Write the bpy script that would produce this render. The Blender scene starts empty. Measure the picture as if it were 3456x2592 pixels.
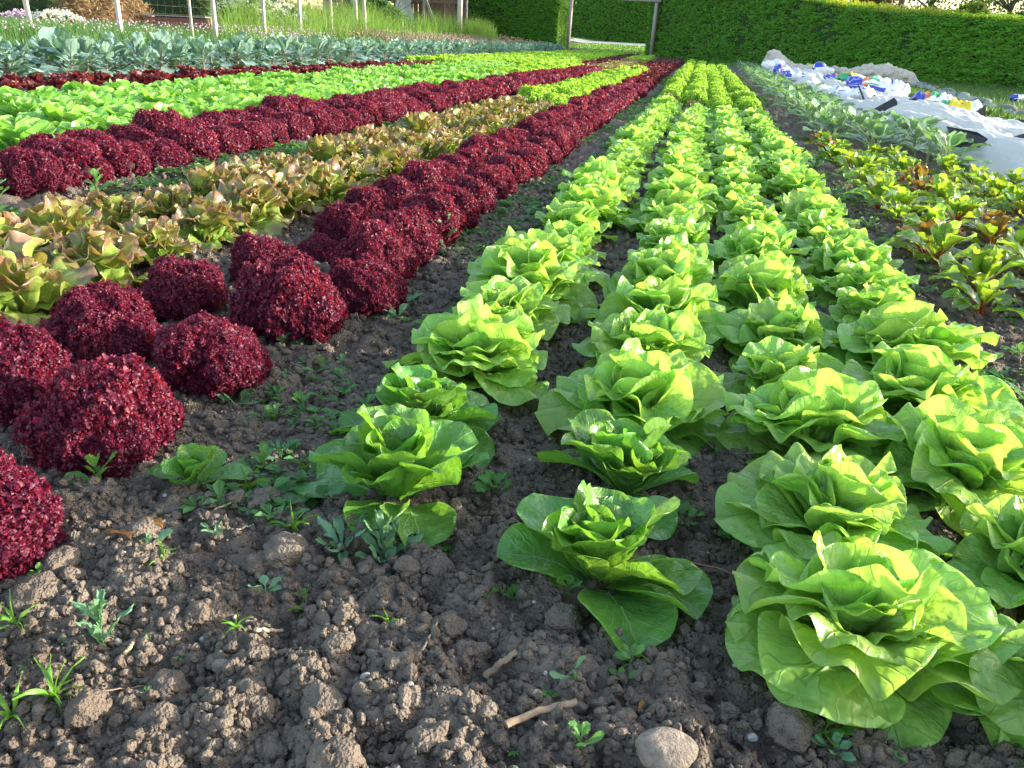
import bpy, math, random
import numpy as np
from mathutils import Vector, Matrix, Euler

# ---------------------------------------------------------------- camera, sky, sun, exposure
sc = bpy.context.scene
COL = sc.collection
D2R = math.radians
cam_d = bpy.data.cameras.new('camera')
cam = bpy.data.objects.new('camera', cam_d)
COL.objects.link(cam)
cam_d.sensor_width = 36.0
cam_d.lens = 29.15
cam_d.clip_start = 0.02
cam_d.clip_end = 2000.0
RW = np.array([[0.9767757, 0.12263122, -0.17570095], [0.20925726, -0.36973838, 0.90526512], [0.04605038, -0.92100766, -0.38681293]])
cam.matrix_world = Matrix(((RW[0][0], -RW[0][1], -RW[0][2], 0.0), (RW[1][0], -RW[1][1], -RW[1][2], 0.0), (RW[2][0], -RW[2][1], -RW[2][2], 0.72), (0, 0, 0, 1)))
sc.camera = cam

SUN_ELEV = D2R(12.5)
SUN_AZ = D2R(14.0)            # measured from +X towards +Y
sun_dir = Vector((math.cos(SUN_ELEV) * math.cos(SUN_AZ), math.cos(SUN_ELEV) * math.sin(SUN_AZ), math.sin(SUN_ELEV)))
world = bpy.data.worlds.new('World')
sc.world = world
world.use_nodes = True
wn = world.node_tree
bg = wn.nodes['Background']
sky = wn.nodes.new('ShaderNodeTexSky')
sky.sky_type = 'NISHITA'
sky.sun_disc = False
sky.sun_elevation = SUN_ELEV
sky.sun_rotation = math.pi / 2 - SUN_AZ
sky.dust_density = 1.6
sky.air_density = 1.0
sky.ozone_density = 0.3
wn.links.new(sky.outputs[0], bg.inputs[0])
bg.inputs[1].default_value = 0.15
sl = bpy.data.lights.new('sun', 'SUN')
sl.energy = 2.7
sl.angle = D2R(0.6)
sl.color = (1.0, 0.92, 0.79)
so = bpy.data.objects.new('sun', sl)
COL.objects.link(so)
so.rotation_euler = sun_dir.to_track_quat('Z', 'Y').to_euler()
so.location = (20, 5, 12)
sc.view_settings.view_transform = 'Standard'
sc.view_settings.look = 'None'
sc.view_settings.gamma = 1.0
sc.view_settings.use_curve_mapping = False
sc.view_settings.exposure = 2.22
sc.render.engine = 'CYCLES'
sc.cycles.max_bounces = 6
sc.cycles.diffuse_bounces = 4
sc.cycles.transmission_bounces = 4
sc.cycles.transparent_max_bounces = 8

rng = np.random.default_rng(11)
random.seed(11)

# ---------------------------------------------------------------- noise
def _h(ix, iy, iz, seed):
    n = (ix.astype(np.int64) * 374761393 + iy.astype(np.int64) * 668265263 + iz.astype(np.int64) * 2147483647 + seed * 1274126177) & 0xffffffff
    n = ((n ^ (n >> 13)) * 1274126177) & 0xffffffff
    n = ((n ^ (n >> 16)) * 2246822519) & 0xffffffff
    return ((n ^ (n >> 15)) & 0xffffff) / float(0xffffff)

def vnoise(x, y, z=None, seed=0):
    x = np.asarray(x, float); y = np.asarray(y, float)
    z = np.zeros_like(x) if z is None else np.asarray(z, float)
    ix, iy, iz = np.floor(x), np.floor(y), np.floor(z)
    fx, fy, fz = x - ix, y - iy, z - iz
    fx, fy, fz = [f * f * (3 - 2 * f) for f in (fx, fy, fz)]
    r = 0
    for a in (0, 1):
        for b in (0, 1):
            for c in (0, 1):
                w = (fx if a else 1 - fx) * (fy if b else 1 - fy) * (fz if c else 1 - fz)
                r = r + w * _h(ix + a, iy + b, iz + c, seed)
    return r * 2 - 1

def fbm(x, y, z=None, seed=0, octv=3):
    r = 0; a = 1.0; s = 0
    for i in range(octv):
        zz = None if z is None else np.asarray(z) * 2 ** i
        r = r + a * vnoise(np.asarray(x) * 2 ** i, np.asarray(y) * 2 ** i, zz, seed + i * 17)
        s += a; a *= 0.5
    return r / s

def domes(x, y, cell, seed):
    """rounded crumbs: height of randomly placed spherical caps, one per cell"""
    x = x / cell; y = y / cell
    ix, iy = np.floor(x), np.floor(y)
    best = np.zeros_like(x)
    zero = np.zeros_like(x)
    for a in (-1, 0, 1):
        for b in (-1, 0, 1):
            jx, jy = ix + a, iy + b
            px = jx + _h(jx, jy, zero, seed); py = jy + _h(jx, jy, zero, seed + 1)
            r = 0.35 + 0.55 * _h(jx, jy, zero, seed + 2)
            d2 = ((x - px) ** 2 + (y - py) ** 2) / r ** 2
            best = np.maximum(best, np.sqrt(np.clip(1 - d2, 0, 1)) * r)
    return best * cell

# ---------------------------------------------------------------- mesh helpers
class MB:
    def __init__(self):
        self.V = []; self.Q = []; self.T = []; self.UV = []; self.n = 0; self.Qm = []; self.Tm = []
    def add(self, V, F, uv=None, mi=0):
        V = np.asarray(V, float).reshape(-1, 3); F = np.asarray(F, int)
        self.V.append(V)
        self.UV.append(np.zeros((len(V), 2)) if uv is None else np.asarray(uv, float))
        if F.shape[1] == 4:
            self.Q.append(F + self.n); self.Qm.append(np.full(len(F), mi))
        else:
            self.T.append(F + self.n); self.Tm.append(np.full(len(F), mi))
        self.n += len(V)
        return self
    def add_mb(self, data, M=None, mi=0):
        V, Q, T, UV = data
        if M is not None:
            M = np.asarray(M); V = V @ M[:3, :3].T + M[:3, 3]
        if len(Q): self.add(V, Q, UV, mi)
        if len(T):
            if len(Q):
                self.T.append(T + self.n - len(V)); self.Tm.append(np.full(len(T), mi))
            else:
                self.add(V, T, UV, mi)
        return self
    def data(self):
        return (np.vstack(self.V), np.vstack(self.Q) if self.Q else np.zeros((0, 4), int), np.vstack(self.T) if self.T else np.zeros((0, 3), int), np.vstack(self.UV))
    def mesh(self, name, mats, smooth=True):
        V, Q, T, UV = self.data()
        me = bpy.data.meshes.new(name)
        me.vertices.add(len(V)); me.vertices.foreach_set('co', V.astype(np.float32).ravel())
        nl = Q.size + T.size
        me.loops.add(nl)
        li = np.concatenate([Q.ravel(), T.ravel()]).astype(np.int32)
        me.loops.foreach_set('vertex_index', li)
        me.polygons.add(len(Q) + len(T))
        ls = np.concatenate([np.arange(len(Q)) * 4, Q.size + np.arange(len(T)) * 3]).astype(np.int32)
        me.polygons.foreach_set('loop_start', ls)
        mi = np.concatenate(([np.concatenate(self.Qm)] if self.Qm else []) + ([np.concatenate(self.Tm)] if self.Tm else []))
        me.polygons.foreach_set('material_index', mi.astype(np.int32))
        me.polygons.foreach_set('use_smooth', np.full(len(Q) + len(T), smooth, dtype=bool))
        uvl = me.uv_layers.new(name='UVMap')
        uvl.data.foreach_set('uv', UV[li].astype(np.float32).ravel())
        me.update(calc_edges=True)
        for m in (mats if isinstance(mats, (list, tuple)) else [mats]):
            me.materials.append(m)
        return me

def rotm(rx=0, ry=0, rz=0, loc=(0, 0, 0), s=1.0):
    M = Matrix.Translation(loc) @ Euler((rx, ry, rz), 'XYZ').to_matrix().to_4x4()
    if not isinstance(s, (list, tuple)): s = (s, s, s)
    return np.array(M @ Matrix.Diagonal((*s, 1)))

def link(name, me, parent=None, loc=None, rot=None, scale=None, **props):
    o = bpy.data.objects.new(name, me)
    COL.objects.link(o)
    if parent is not None: o.parent = parent
    if loc is not None: o.location = loc
    if rot is not None: o.rotation_euler = rot
    if scale is not None: o.scale = (scale,) * 3 if not isinstance(scale, (tuple, list)) else scale
    for k, v in props.items(): o[k] = v
    return o

def thing(name, label, cat, loc, rz=0.0, scale=1.0, group=None, me=None, rot=None):
    o = link(name, me, None, loc, rot or (0, 0, rz), scale)
    o['label'] = label; o['category'] = cat
    if group: o['group'] = group
    return o

def grid_faces(nu, nv, wrap=False):
    i, j = np.meshgrid(np.arange(nu if wrap else nu - 1), np.arange(nv - 1), indexing='ij')
    i = i.ravel(); j = j.ravel(); k = (i + 1) % nu
    return np.stack([i * nv + j, k * nv + j, k * nv + j + 1, i * nv + j + 1], 1)

def box(mb, x0, x1, y0, y1, z0, z1, M=None, mi=0):
    V = np.array([[x, y, z] for x in (x0, x1) for y in (y0, y1) for z in (z0, z1)], float)
    if M is not None: V = V @ M[:3, :3].T + M[:3, 3]
    F = [[0, 1, 3, 2], [4, 6, 7, 5], [0, 4, 5, 1], [2, 3, 7, 6], [0, 2, 6, 4], [1, 5, 7, 3]]
    uv = np.array([[0, 0], [0, 1], [1, 0], [1, 1]] * 2)
    return mb.add(V, F, uv, mi)

def tube(mb, pts, rad, n=8, mi=0, cap=True, jit=0.0):
    pts = np.asarray(pts, float); rad = np.broadcast_to(np.asarray(rad, float), (len(pts),))
    d = np.gradient(pts, axis=0); d /= np.linalg.norm(d, axis=1)[:, None] + 1e-9
    ref = np.array([0, 0, 1.0]) if abs(d[0][2]) < .9 else np.array([1.0, 0, 0])
    a = np.cross(d, ref); a /= np.linalg.norm(a, axis=1)[:, None]; b = np.cross(d, a)
    th = np.arange(n) / n * 2 * np.pi
    R = rad[:, None] * (1 + jit * rng.uniform(-1, 1, (len(pts), n)))
    V = pts[:, None] + R[..., None] * (np.cos(th)[None, :, None] * a[:, None] + np.sin(th)[None, :, None] * b[:, None])
    V = V.transpose(1, 0, 2).reshape(-1, 3)
    uv = np.stack(np.meshgrid(th / 6.28, np.linspace(0, 1, len(pts)), indexing='ij'), -1).reshape(-1, 2)
    mb.add(V, grid_faces(n, len(pts), True), uv, mi)
    if cap:
        m = len(pts)
        for e in (0, m - 1):
            c = pts[e]; ring = V[np.arange(n) * m + e]
            VV = np.vstack([ring, c])
            mb.add(VV, [[i, (i + 1) % n, n] for i in range(n)], None, mi)
    return mb

def ico(sub):
    import bmesh
    bm = bmesh.new(); bmesh.ops.create_icosphere(bm, subdivisions=sub, radius=1.0)
    V = np.array([v.co[:] for v in bm.verts]); F = np.array([[v.index for v in f.verts] for f in bm.faces]); bm.free()
    return V, F
ICO = {s: ico(s) for s in (1, 2, 3, 4)}

# ---------------------------------------------------------------- materials
def newmat(name):
    m = bpy.data.materials.new(name); m.use_nodes = True
    nt = m.node_tree; nt.nodes.clear()
    out = nt.nodes.new('ShaderNodeOutputMaterial')
    return m, nt, out

class G:
    """tiny node-building helper"""
    def __init__(s, nt): s.nt = nt
    def n(s, t, **k):
        nd = s.nt.nodes.new(t)
        for a, b in k.items(): setattr(nd, a, b)
        return nd
    def set(s, sock, v):
        if hasattr(v, 'is_output') or isinstance(v, bpy.types.NodeSocket): s.nt.links.new(v, sock)
        else: sock.default_value = v
    def math(s, op, a, b=0.0, c=0.0, clamp=False):
        nd = s.n('ShaderNodeMath', operation=op, use_clamp=clamp)
        s.set(nd.inputs[0], a); s.set(nd.inputs[1], b); s.set(nd.inputs[2], c)
        return nd.outputs[0]
    def mix(s, f, a, b, mode='MIX'):
        nd = s.n('ShaderNodeMix', data_type='RGBA', blend_type=mode)
        s.set(nd.inputs[0], f); s.set(nd.inputs[6], a if not isinstance(a, tuple) else (*a, 1)); s.set(nd.inputs[7], b if not isinstance(b, tuple) else (*b, 1))
        return nd.outputs[2]
    def noise(s, scale, detail=3, rough=.55, vec=None, dist=0.0):
        nd = s.n('ShaderNodeTexNoise'); nd.inputs['Scale'].default_value = scale; nd.inputs['Detail'].default_value = detail; nd.inputs['Roughness'].default_value = rough
        nd.inputs['Distortion'].default_value = dist
        if vec is not None: s.nt.links.new(vec, nd.inputs['Vector'])
        return nd.outputs[0]
    def voro(s, scale, vec=None, feature='F1', out=0):
        nd = s.n('ShaderNodeTexVoronoi', feature=feature); nd.inputs['Scale'].default_value = scale
        if vec is not None: s.nt.links.new(vec, nd.inputs['Vector'])
        return nd.outputs[out]
    def ramp(s, f, stops):
        nd = s.n('ShaderNodeValToRGB'); s.set(nd.inputs[0], f)
        el = nd.color_ramp.elements
        while len(el) < len(stops): el.new(0.5)
        for e, (p, c) in zip(el, stops):
            e.position = p; e.color = (*c, 1) if isinstance(c, tuple) else (c, c, c, 1)
        return nd.outputs[0]
    def bump(s, h, strength=.3, dist=.01, normal=None):
        nd = s.n('ShaderNodeBump'); nd.inputs['Strength'].default_value = strength; nd.inputs['Distance'].default_value = dist
        s.set(nd.inputs['Height'], h)
        if normal is not None: s.set(nd.inputs['Normal'], normal)
        return nd.outputs[0]
    def coord(s, w='Object'):
        return s.n('ShaderNodeTexCoord').outputs[w]

def leafmat(name, base, tip=None, rib=None, trans=None, tmix=.4, rough=.4, spec=.5, vein=1.0, edge=None, blister=60, var=.12, tipstart=.45, bumpd=.004, island=False, coat=0.0):
    m, nt, out = newmat(name); g = G(nt)
    uv = g.coord('UV'); sep = g.n('ShaderNodeSeparateXYZ'); nt.links.new(uv, sep.inputs[0])
    u, v = sep.outputs[0], sep.outputs[1]
    au = g.math('ABSOLUTE', g.math('SUBTRACT', u, .5))
    oc = g.coord('Object')
    if island: rnd = g.n('ShaderNodeNewGeometry').outputs['Random Per Island']
    else: rnd = g.n('ShaderNodeObjectInfo').outputs['Random']
    n1 = g.noise(28, 3, .6, oc)
    col = g.mix(g.math('MULTIPLY', n1, .8), tuple(c * (1 - var) for c in base), tuple(min(1, c * (1 + var)) for c in base))
    if tip:
        f = g.math('MULTIPLY', g.math('ADD', g.math('SUBTRACT', v, tipstart), g.math('MULTIPLY', g.math('SUBTRACT', g.noise(22, 3, .6, oc), .5), .9)), 2.6, clamp=True)
        col = g.mix(f, col, tip)
    hs = g.n('ShaderNodeHueSaturation'); g.set(hs.inputs['Color'], col)
    g.set(hs.inputs['Hue'], g.math('ADD', .5, g.math('MULTIPLY', g.math('SUBTRACT', rnd, .5), .03)))
    g.set(hs.inputs['Value'], g.math('ADD', 1 - var * 1.2, g.math('MULTIPLY', rnd, var * 2.4)))
    col = hs.outputs[0]
    # veins: midrib and side veins
    ribw = g.math('SUBTRACT', .035, g.math('MULTIPLY', v, .028))
    mid = g.math('SUBTRACT', 1.0, g.math('DIVIDE', au, ribw), clamp=True)
    s = g.math('ADD', g.math('SUBTRACT', g.math('MULTIPLY', v, 9.0), g.math('MULTIPLY', au, 9.0)), g.math('MULTIPLY', g.noise(14, 2, .5, oc), 2.6))
    pp = g.math('PINGPONG', s, .5)
    side = g.math('SUBTRACT', 1.0, g.math('MULTIPLY', pp, 9.0), clamp=True)
    veins = g.math('MAXIMUM', mid, g.math('MULTIPLY', side, .35))
    if rib: col = g.mix(g.math('MULTIPLY', veins, vein, clamp=True), col, rib)
    if edge:
        ev = g.math('MULTIPLY', g.math('SUBTRACT', au, .475), 40.0, clamp=True)
        col = g.mix(g.math('MULTIPLY', ev, .7), col, edge)
    bl = g.noise(blister, 2, .5, oc)
    hgt = g.math('SUBTRACT', g.math('MULTIPLY', bl, 1.6), g.math('MULTIPLY', veins, .35)) if vein else bl
    nrm = g.bump(hgt, .55, bumpd)
    p = g.n('ShaderNodeBsdfPrincipled')
    g.set(p.inputs['Base Color'], col); p.inputs['Roughness'].default_value = rough
    p.inputs['Specular IOR Level'].default_value = spec
    p.inputs['Coat Weight'].default_value = coat; p.inputs['Coat Roughness'].default_value = .25
    g.set(p.inputs['Normal'], nrm)
    tr = g.n('ShaderNodeBsdfTranslucent')
    tc = trans or base
    k = [min(1, t / max(b, .01)) for t, b in zip(tc, base)]
    tcol = g.mix(1.0, col, tuple(min(4.0, t / max(b, .02)) for t, b in zip(tc, base)), 'MULTIPLY')
    tcol = g.mix(.5, tcol, tc)
    g.set(tr.inputs[0], tcol); g.set(tr.inputs[1], nrm)
    mx = g.n('ShaderNodeMixShader'); mx.inputs[0].default_value = tmix
    nt.links.new(p.outputs[0], mx.inputs[1]); nt.links.new(tr.outputs[0], mx.inputs[2])
    nt.links.new(mx.outputs[0], out.inputs[0])
    return m

def plainmat(name, c1, c2=None, rough=.8, scale=20, bump=.3, bd=.01, spec=.3, metal=0, coords='Object', trans=None, rnd=0.0, detail=5):
    m, nt, out = newmat(name); g = G(nt); oc = g.coord(coords)
    n = g.noise(scale, detail, .6, oc)
    col = g.mix(g.ramp(n, [(.3, 0.0), (.7, 1.0)]), c1, c2 or tuple(x * .7 for x in c1))
    if rnd:
        hs = g.n('ShaderNodeHueSaturation'); g.set(hs.inputs['Color'], col)
        r = g.n('ShaderNodeObjectInfo').outputs['Random']
        g.set(hs.inputs['Value'], g.math('ADD', 1 - rnd, g.math('MULTIPLY', r, rnd * 2)))
        col = hs.outputs[0]
    p = g.n('ShaderNodeBsdfPrincipled'); g.set(p.inputs['Base Color'], col)
    p.inputs['Roughness'].default_value = rough; p.inputs['Specular IOR Level'].default_value = spec; p.inputs['Metallic'].default_value = metal
    if bump: g.set(p.inputs['Normal'], g.bump(g.noise(scale * 2.3, detail, .6, oc), bump, bd))
    sh = p.outputs[0]
    if trans:
        tr = g.n('ShaderNodeBsdfTranslucent'); g.set(tr.inputs[0], (*trans, 1))
        mx = g.n('ShaderNodeMixShader'); mx.inputs[0].default_value = .4
        nt.links.new(sh, mx.inputs[1]); nt.links.new(tr.outputs[0], mx.inputs[2]); sh = mx.outputs[0]
    nt.links.new(sh, out.inputs[0])
    return m

def soil_shader(name, ground=False):
    m, nt, out = newmat(name); g = G(nt); oc = g.coord('Object')
    if not ground:
        geo = g.n('ShaderNodeNewGeometry'); oc = geo.outputs['Position']
    a = g.noise(9, 6, .62, oc); b = g.noise(70, 4, .6, oc); c = g.noise(1.3, 3, .5, oc)
    col = g.ramp(a, [(.3, (.110, .090, .073)), (.55, (.165, .137, .111)), (.75, (.22, .184, .151))])
    col = g.mix(g.math('MULTIPLY', g.ramp(b, [(.45, 0.0), (.75, 1.0)]), .45), col, (.235, .195, .160))
    col = g.mix(g.math('MULTIPLY', g.ramp(c, [(.35, 0.0), (.7, 1.0)]), .4), col, (.085, .058, .042))
    # little pale grit
    sp = g.ramp(g.voro(170, oc), [(.0, 1.0), (.10, 1.0), (.14, 0.0)])
    sel = g.ramp(g.noise(45, 2, .5, oc), [(.62, 0.0), (.68, 1.0)])
    col = g.mix(g.math('MULTIPLY', sp, sel), col, (.38, .35, .31))
    if ground:
        # field soil gives way to turf towards the edges of the plot
        sepx = g.n('ShaderNodeSeparateXYZ'); nt.links.new(oc, sepx.inputs[0])
        x, y = sepx.outputs[0], sepx.outputs[1]
        wob = g.math('MULTIPLY', g.math('SUBTRACT', g.noise(.8, 4, .6, oc), .5), 1.6)
        xr = g.math('ADD', x, wob); yr = g.math('ADD', y, wob)
        # slanting edge along the hedge
        f1 = g.math('MULTIPLY', g.math('SUBTRACT', g.math('ADD', g.math('MULTIPLY', xr, 1.0), g.math('MULTIPLY', y, .18)), 8.2), 2.0, clamp=True)
        f2 = g.math('MULTIPLY', g.math('SUBTRACT', -9.2, xr), 2.0, clamp=True)
        f3 = g.math('MULTIPLY', g.math('SUBTRACT', g.math('ADD', yr, g.math('MULTIPLY', x, 1.1)), 38.0), .8, clamp=True)
        f = g.math('MAXIMUM', f1, g.math('MAXIMUM', f2, f3))
        gcol = g.ramp(g.noise(14, 5, .7, oc), [(.3, (.030, .065, .012)), (.6, (.065, .125, .022)), (.8, (.10, .13, .035))])
        col = g.mix(f, col, gcol)
    p = g.n('ShaderNodeBsdfPrincipled'); g.set(p.inputs['Base Color'], col); p.inputs['Roughness'].default_value = .95; p.inputs['Specular IOR Level'].default_value = .15
    h = g.math('ADD', g.math('MULTIPLY', g.noise(55, 4, .7, oc), 1.0), g.math('MULTIPLY', g.noise(160, 3, .6, oc), .5))
    nr = g.bump(g.math('ADD', h, g.math('MULTIPLY', g.voro(230, oc), .5)), 1.0, .007)
    g.set(p.inputs['Normal'], nr)
    nt.links.new(p.outputs[0], out.inputs[0])
    return m

M_soil = soil_shader('soil', True)
M_clod = soil_shader('dry_soil')
BUT = dict(base=(.265, .46, .095), trans=(.47, .79, .10), rib=(.36, .52, .15), edge=(.42, .60, .14), vein=.45, tmix=.42, rough=.36, spec=.6, blister=34, bumpd=.014, coat=.25)
M_butter = leafmat('butterhead_leaf', **BUT)
M_butter_j = leafmat('butterhead_leaf_joined', island=True, **BUT)
SUC = dict(base=(.105, .27, .048), trans=(.25, .55, .04), rib=(.40, .52, .22), edge=(.30, .46, .12), vein=.6, tmix=.34, rough=.32, spec=.6, blister=42, bumpd=.008, coat=.2)
M_suc = leafmat('romaine_leaf', **SUC)
M_suc_j = leafmat('romaine_leaf_joined', island=True, **SUC)
ESC = dict(base=(.19, .39, .085), trans=(.36, .72, .07), rib=(.45, .58, .28), edge=(.36, .52, .16), vein=.5, tmix=.38, rough=.34, spec=.6, blister=34, bumpd=.008, coat=.15)
M_esc_j = leafmat('escarole_leaf_joined', island=True, **ESC)
BRO = dict(base=(.24, .38, .07), tip=(.215, .115, .085), trans=(.42, .42, .05), rib=(.38, .42, .16), edge=(.30, .16, .09), vein=.3, tmix=.30, rough=.33, spec=.6, blister=30, bumpd=.008, tipstart=.56, coat=.25)
M_bro = leafmat('bronze_leaf', **BRO)
M_bro_j = leafmat('bronze_leaf_joined', island=True, **BRO)
M_red = leafmat('red_frill', base=(.115, .009, .040), trans=(.56, .05, .06), tmix=.30, rough=.5, spec=.42, vein=0, blister=150, bumpd=.002, var=.42, island=True, coat=.0)
M_dred = leafmat('dark_red_leaf', base=(.060, .010, .014), tip=(.085, .010, .018), trans=(.34, .035, .02), rib=(.10, .08, .03), tmix=.25, rough=.38, spec=.5, vein=.3, blister=60, bumpd=.004, var=.3, island=True)
M_bio = leafmat('light_green_frill', base=(.27, .47, .045), trans=(.46, .74, .04), tmix=.36, rough=.5, spec=.35, vein=0, blister=150, bumpd=.002, var=.22, island=True)
M_kale = leafmat('kale_leaf', base=(.17, .29, .25), trans=(.22, .42, .12), rib=(.30, .34, .32), vein=.7, tmix=.22, rough=.5, spec=.5, blister=30, bumpd=.005, var=.16)
M_kale_j = leafmat('kale_leaf_joined', base=(.17, .29, .25), trans=(.22, .42, .12), rib=(.30, .34, .32), vein=.7, tmix=.22, rough=.5, spec=.5, blister=30, bumpd=.005, var=.16, island=True)
M_cab_j = leafmat('young_cabbage_leaf', base=(.140, .255, .135), trans=(.26, .50, .12), rib=(.34, .40, .28), vein=.7, tmix=.28, rough=.42, spec=.6, blister=30, bumpd=.005, var=.2, island=True)
M_chard = leafmat('chard_leaf', base=(.11, .25, .032), trans=(.42, .68, .04), rib=(.40, .05, .02), vein=.8, tmix=.38, rough=.25, spec=.8, blister=40, bumpd=.008, var=.3, coat=.3)
M_chard_b = leafmat('bronze_chard_leaf', base=(.11, .095, .025), trans=(.30, .19, .03), rib=(.42, .05, .02), vein=.8, tmix=.38, rough=.28, spec=.7, blister=40, bumpd=.008, var=.3)
M_stalk_red = plainmat('red_stalk', (.27, .04, .03), (.30, .11, .03), .4, 12, .1, trans=(.5, .10, .03))
M_stalk = plainmat('pale_stalk', (.26, .34, .18), (.20, .26, .15), .5, 12, .1)
M_stalk_p = plainmat('purple_stalk', (.12, .16, .11), (.12, .09, .09), .5, 12, .1)
M_weed = leafmat('weed_leaf', base=(.10, .25, .055), trans=(.24, .48, .06), rib=(.22, .34, .14), vein=.5, tmix=.32, rough=.45, spec=.4, blister=120, bumpd=.002, var=.25)
M_weed2 = leafmat('blue_weed_leaf', base=(.11, .235, .125), trans=(.22, .42, .12), rib=(.26, .34, .24), vein=.5, tmix=.28, rough=.5, spec=.4, blister=120, bumpd=.002, var=.2)
M_grass = leafmat('grass_blade', base=(.10, .235, .03), trans=(.26, .50, .03), vein=0, tmix=.35, rough=.45, spec=.4, blister=50, bumpd=.001, var=.3, island=True)
M_turf = leafmat('turf_blade', base=(.065, .14, .03), trans=(.16, .30, .04), vein=0, tmix=.3, rough=.5, spec=.3, blister=50, bumpd=.001, var=.35, island=True)
M_tallgrass = leafmat('tall_grass_blade', base=(.13, .24, .045), trans=(.30, .48, .06), vein=0, tmix=.42, rough=.5, spec=.3, blister=50, bumpd=.001, var=.4, island=True)
M_straw = plainmat('straw', (.46, .38, .25), (.33, .26, .16), .7, 60, .3, .002)
M_bark = plainmat('dry_stick', (.33, .25, .17), (.18, .12, .08), .85, 55, .5, .004)
M_stone = plainmat('stone', (.36, .30, .24), (.15, .125, .105), .8, 2.6, .7, .02, detail=9, rnd=.2)
M_white_stone = plainmat('pale_pebble', (.44, .42, .39), (.24, .22, .20), .8, 2.2, .5, .02, rnd=.25)

# ---------------------------------------------------------------- terrain
def smooth(a, b, x):
    t = np.clip((np.asarray(x, float) - a) / (b - a), 0, 1); return t * t * (3 - 2 * t)

def relief(x, y):
    """large form of the ground (metres)"""
    x = np.asarray(x, float); y = np.asarray(y, float)
    z = .22 * smooth(-9.2, -11.5, x) * smooth(6, 14, y)
    z = z + .62 * smooth(42, 78, y - .0 * x) * smooth(4, -3, x)
    return z

def fineness(x, y):
    """crumbly detail of the worked soil"""
    d = np.hypot(x, y)
    lane = 0
    a = domes(x, y, .060, 3) * .62 + domes(x + 3.3, y, .030, 9) * .55 + domes(x, y + 1.7, .014, 21) * .45
    a = a * (.75 + .5 * vnoise(x * 3, y * 3, None, 5))
    b = .016 * fbm(x * 5, y * 5, None, 31, 3) + .012 * vnoise(x * 1.7, y * 1.7, None, 8)
    fade = 1 - smooth(6, 30, d) * .6
    return (a + b) * fade - .018

def axis(segs):
    """segs: list of (from, to, step) appended"""
    out = []
    for a, b, n in segs: out.append(np.linspace(a, b, n, endpoint=False))
    return np.concatenate(out + [[segs[-1][1]]])

gx = axis([(-900, -60, 6), (-60, -12, 30), (-12, -3.2, 110), (-3.2, -1.35, 90), (-1.35, .95, 380), (.95, 2.4, 210), (2.4, 8, 60), (8, 40, 24), (40, 900, 6)])
gy = axis([(-200, -2, 6), (-2, .42, 30), (.42, 1.7, 250), (1.7, 3.2, 130), (3.2, 8, 130), (8, 20, 90), (20, 90, 70), (90, 1200, 10)])
GX, GY = np.meshgrid(gx, gy, indexing='ij')
GZ = relief(GX, GY) + fineness(GX, GY) * (smooth(-9.6, -8.8, GX) * smooth(7, 4, GX) * smooth(46, 40, GY) * .92 + .08)
mb = MB().add(np.stack([GX, GY, GZ], -1).reshape(-1, 3), grid_faces(len(gx), len(gy))[:, ::-1][:, [0, 1, 2, 3]], np.stack([GX, GY], -1).reshape(-1, 2))
soil = link('soil', mb.mesh('soil', M_soil), kind='structure')

def gz(x, y):
    x = np.asarray(x, float); y = np.asarray(y, float)
    return relief(x, y) + fineness(x, y)
def gzf(x, y): return float(gz(np.array([x]), np.array([y]))[0])

# ---------------------------------------------------------------- soil clods, crumbs, stones
def clod_data(sub, seed, flat=.72, amp=.30, fine=.09):
    V, F = ICO[sub]; V = V.copy()
    n = fbm(V[:, 0] * 1.6 + seed, V[:, 1] * 1.6, V[:, 2] * 1.6, seed, 3) * amp
    n += vnoise(V[:, 0] * 5 + seed, V[:, 1] * 5, V[:, 2] * 5, seed + 3) * fine
    n += np.abs(vnoise(V[:, 0] * 3.1 + seed, V[:, 1] * 3.1, V[:, 2] * 3.1, seed + 5)) * -.16
    V = V * (1 + n)[:, None]; V[:, 2] *= flat
    V[:, 0] *= 1 + .2 * math.sin(seed * 3.1)
    return V, F

clod_meshes = []
for k in range(9):
    V, F = clod_data(3, 100 + k * 7, amp=.62, fine=.22); clod_meshes.append(MB().add(V, F).mesh('clod', M_clod))
clod_lo = []
for k in range(6):
    V, F = clod_data(2, 300 + k * 7, amp=.65, fine=.28); clod_lo.append(MB().add(V, F).mesh('crumb', M_clod))

# rows of the plot: centre lines the soil pieces keep clear of are not needed, plants simply stand among the crumbs
def scatter_clods():
    n = 0; pts = []
    tries = 0
    while n < 290 and tries < 20000:
        tries += 1
        y = .46 + 1.5 * rng.random() ** 1.4
        x = rng.uniform(-.25 - .75 * y, .22 + .42 * y)
        r = .008 + .019 * rng.random() ** 2.2
        if any((x - a) ** 2 + (y - b) ** 2 < (.8 * (r + c)) ** 2 for a, b, c in pts): continue
        pts.append((x, y, r)); n += 1
    for x, y, r in pts:
        o = link('clod', clod_meshes[rng.integers(9)], soil, (x, y, gzf(x, y) + r * .12), (rng.uniform(-.5, .5), rng.uniform(-.5, .5), rng.uniform(0, 6.3)), r)
scatter_clods()

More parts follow.
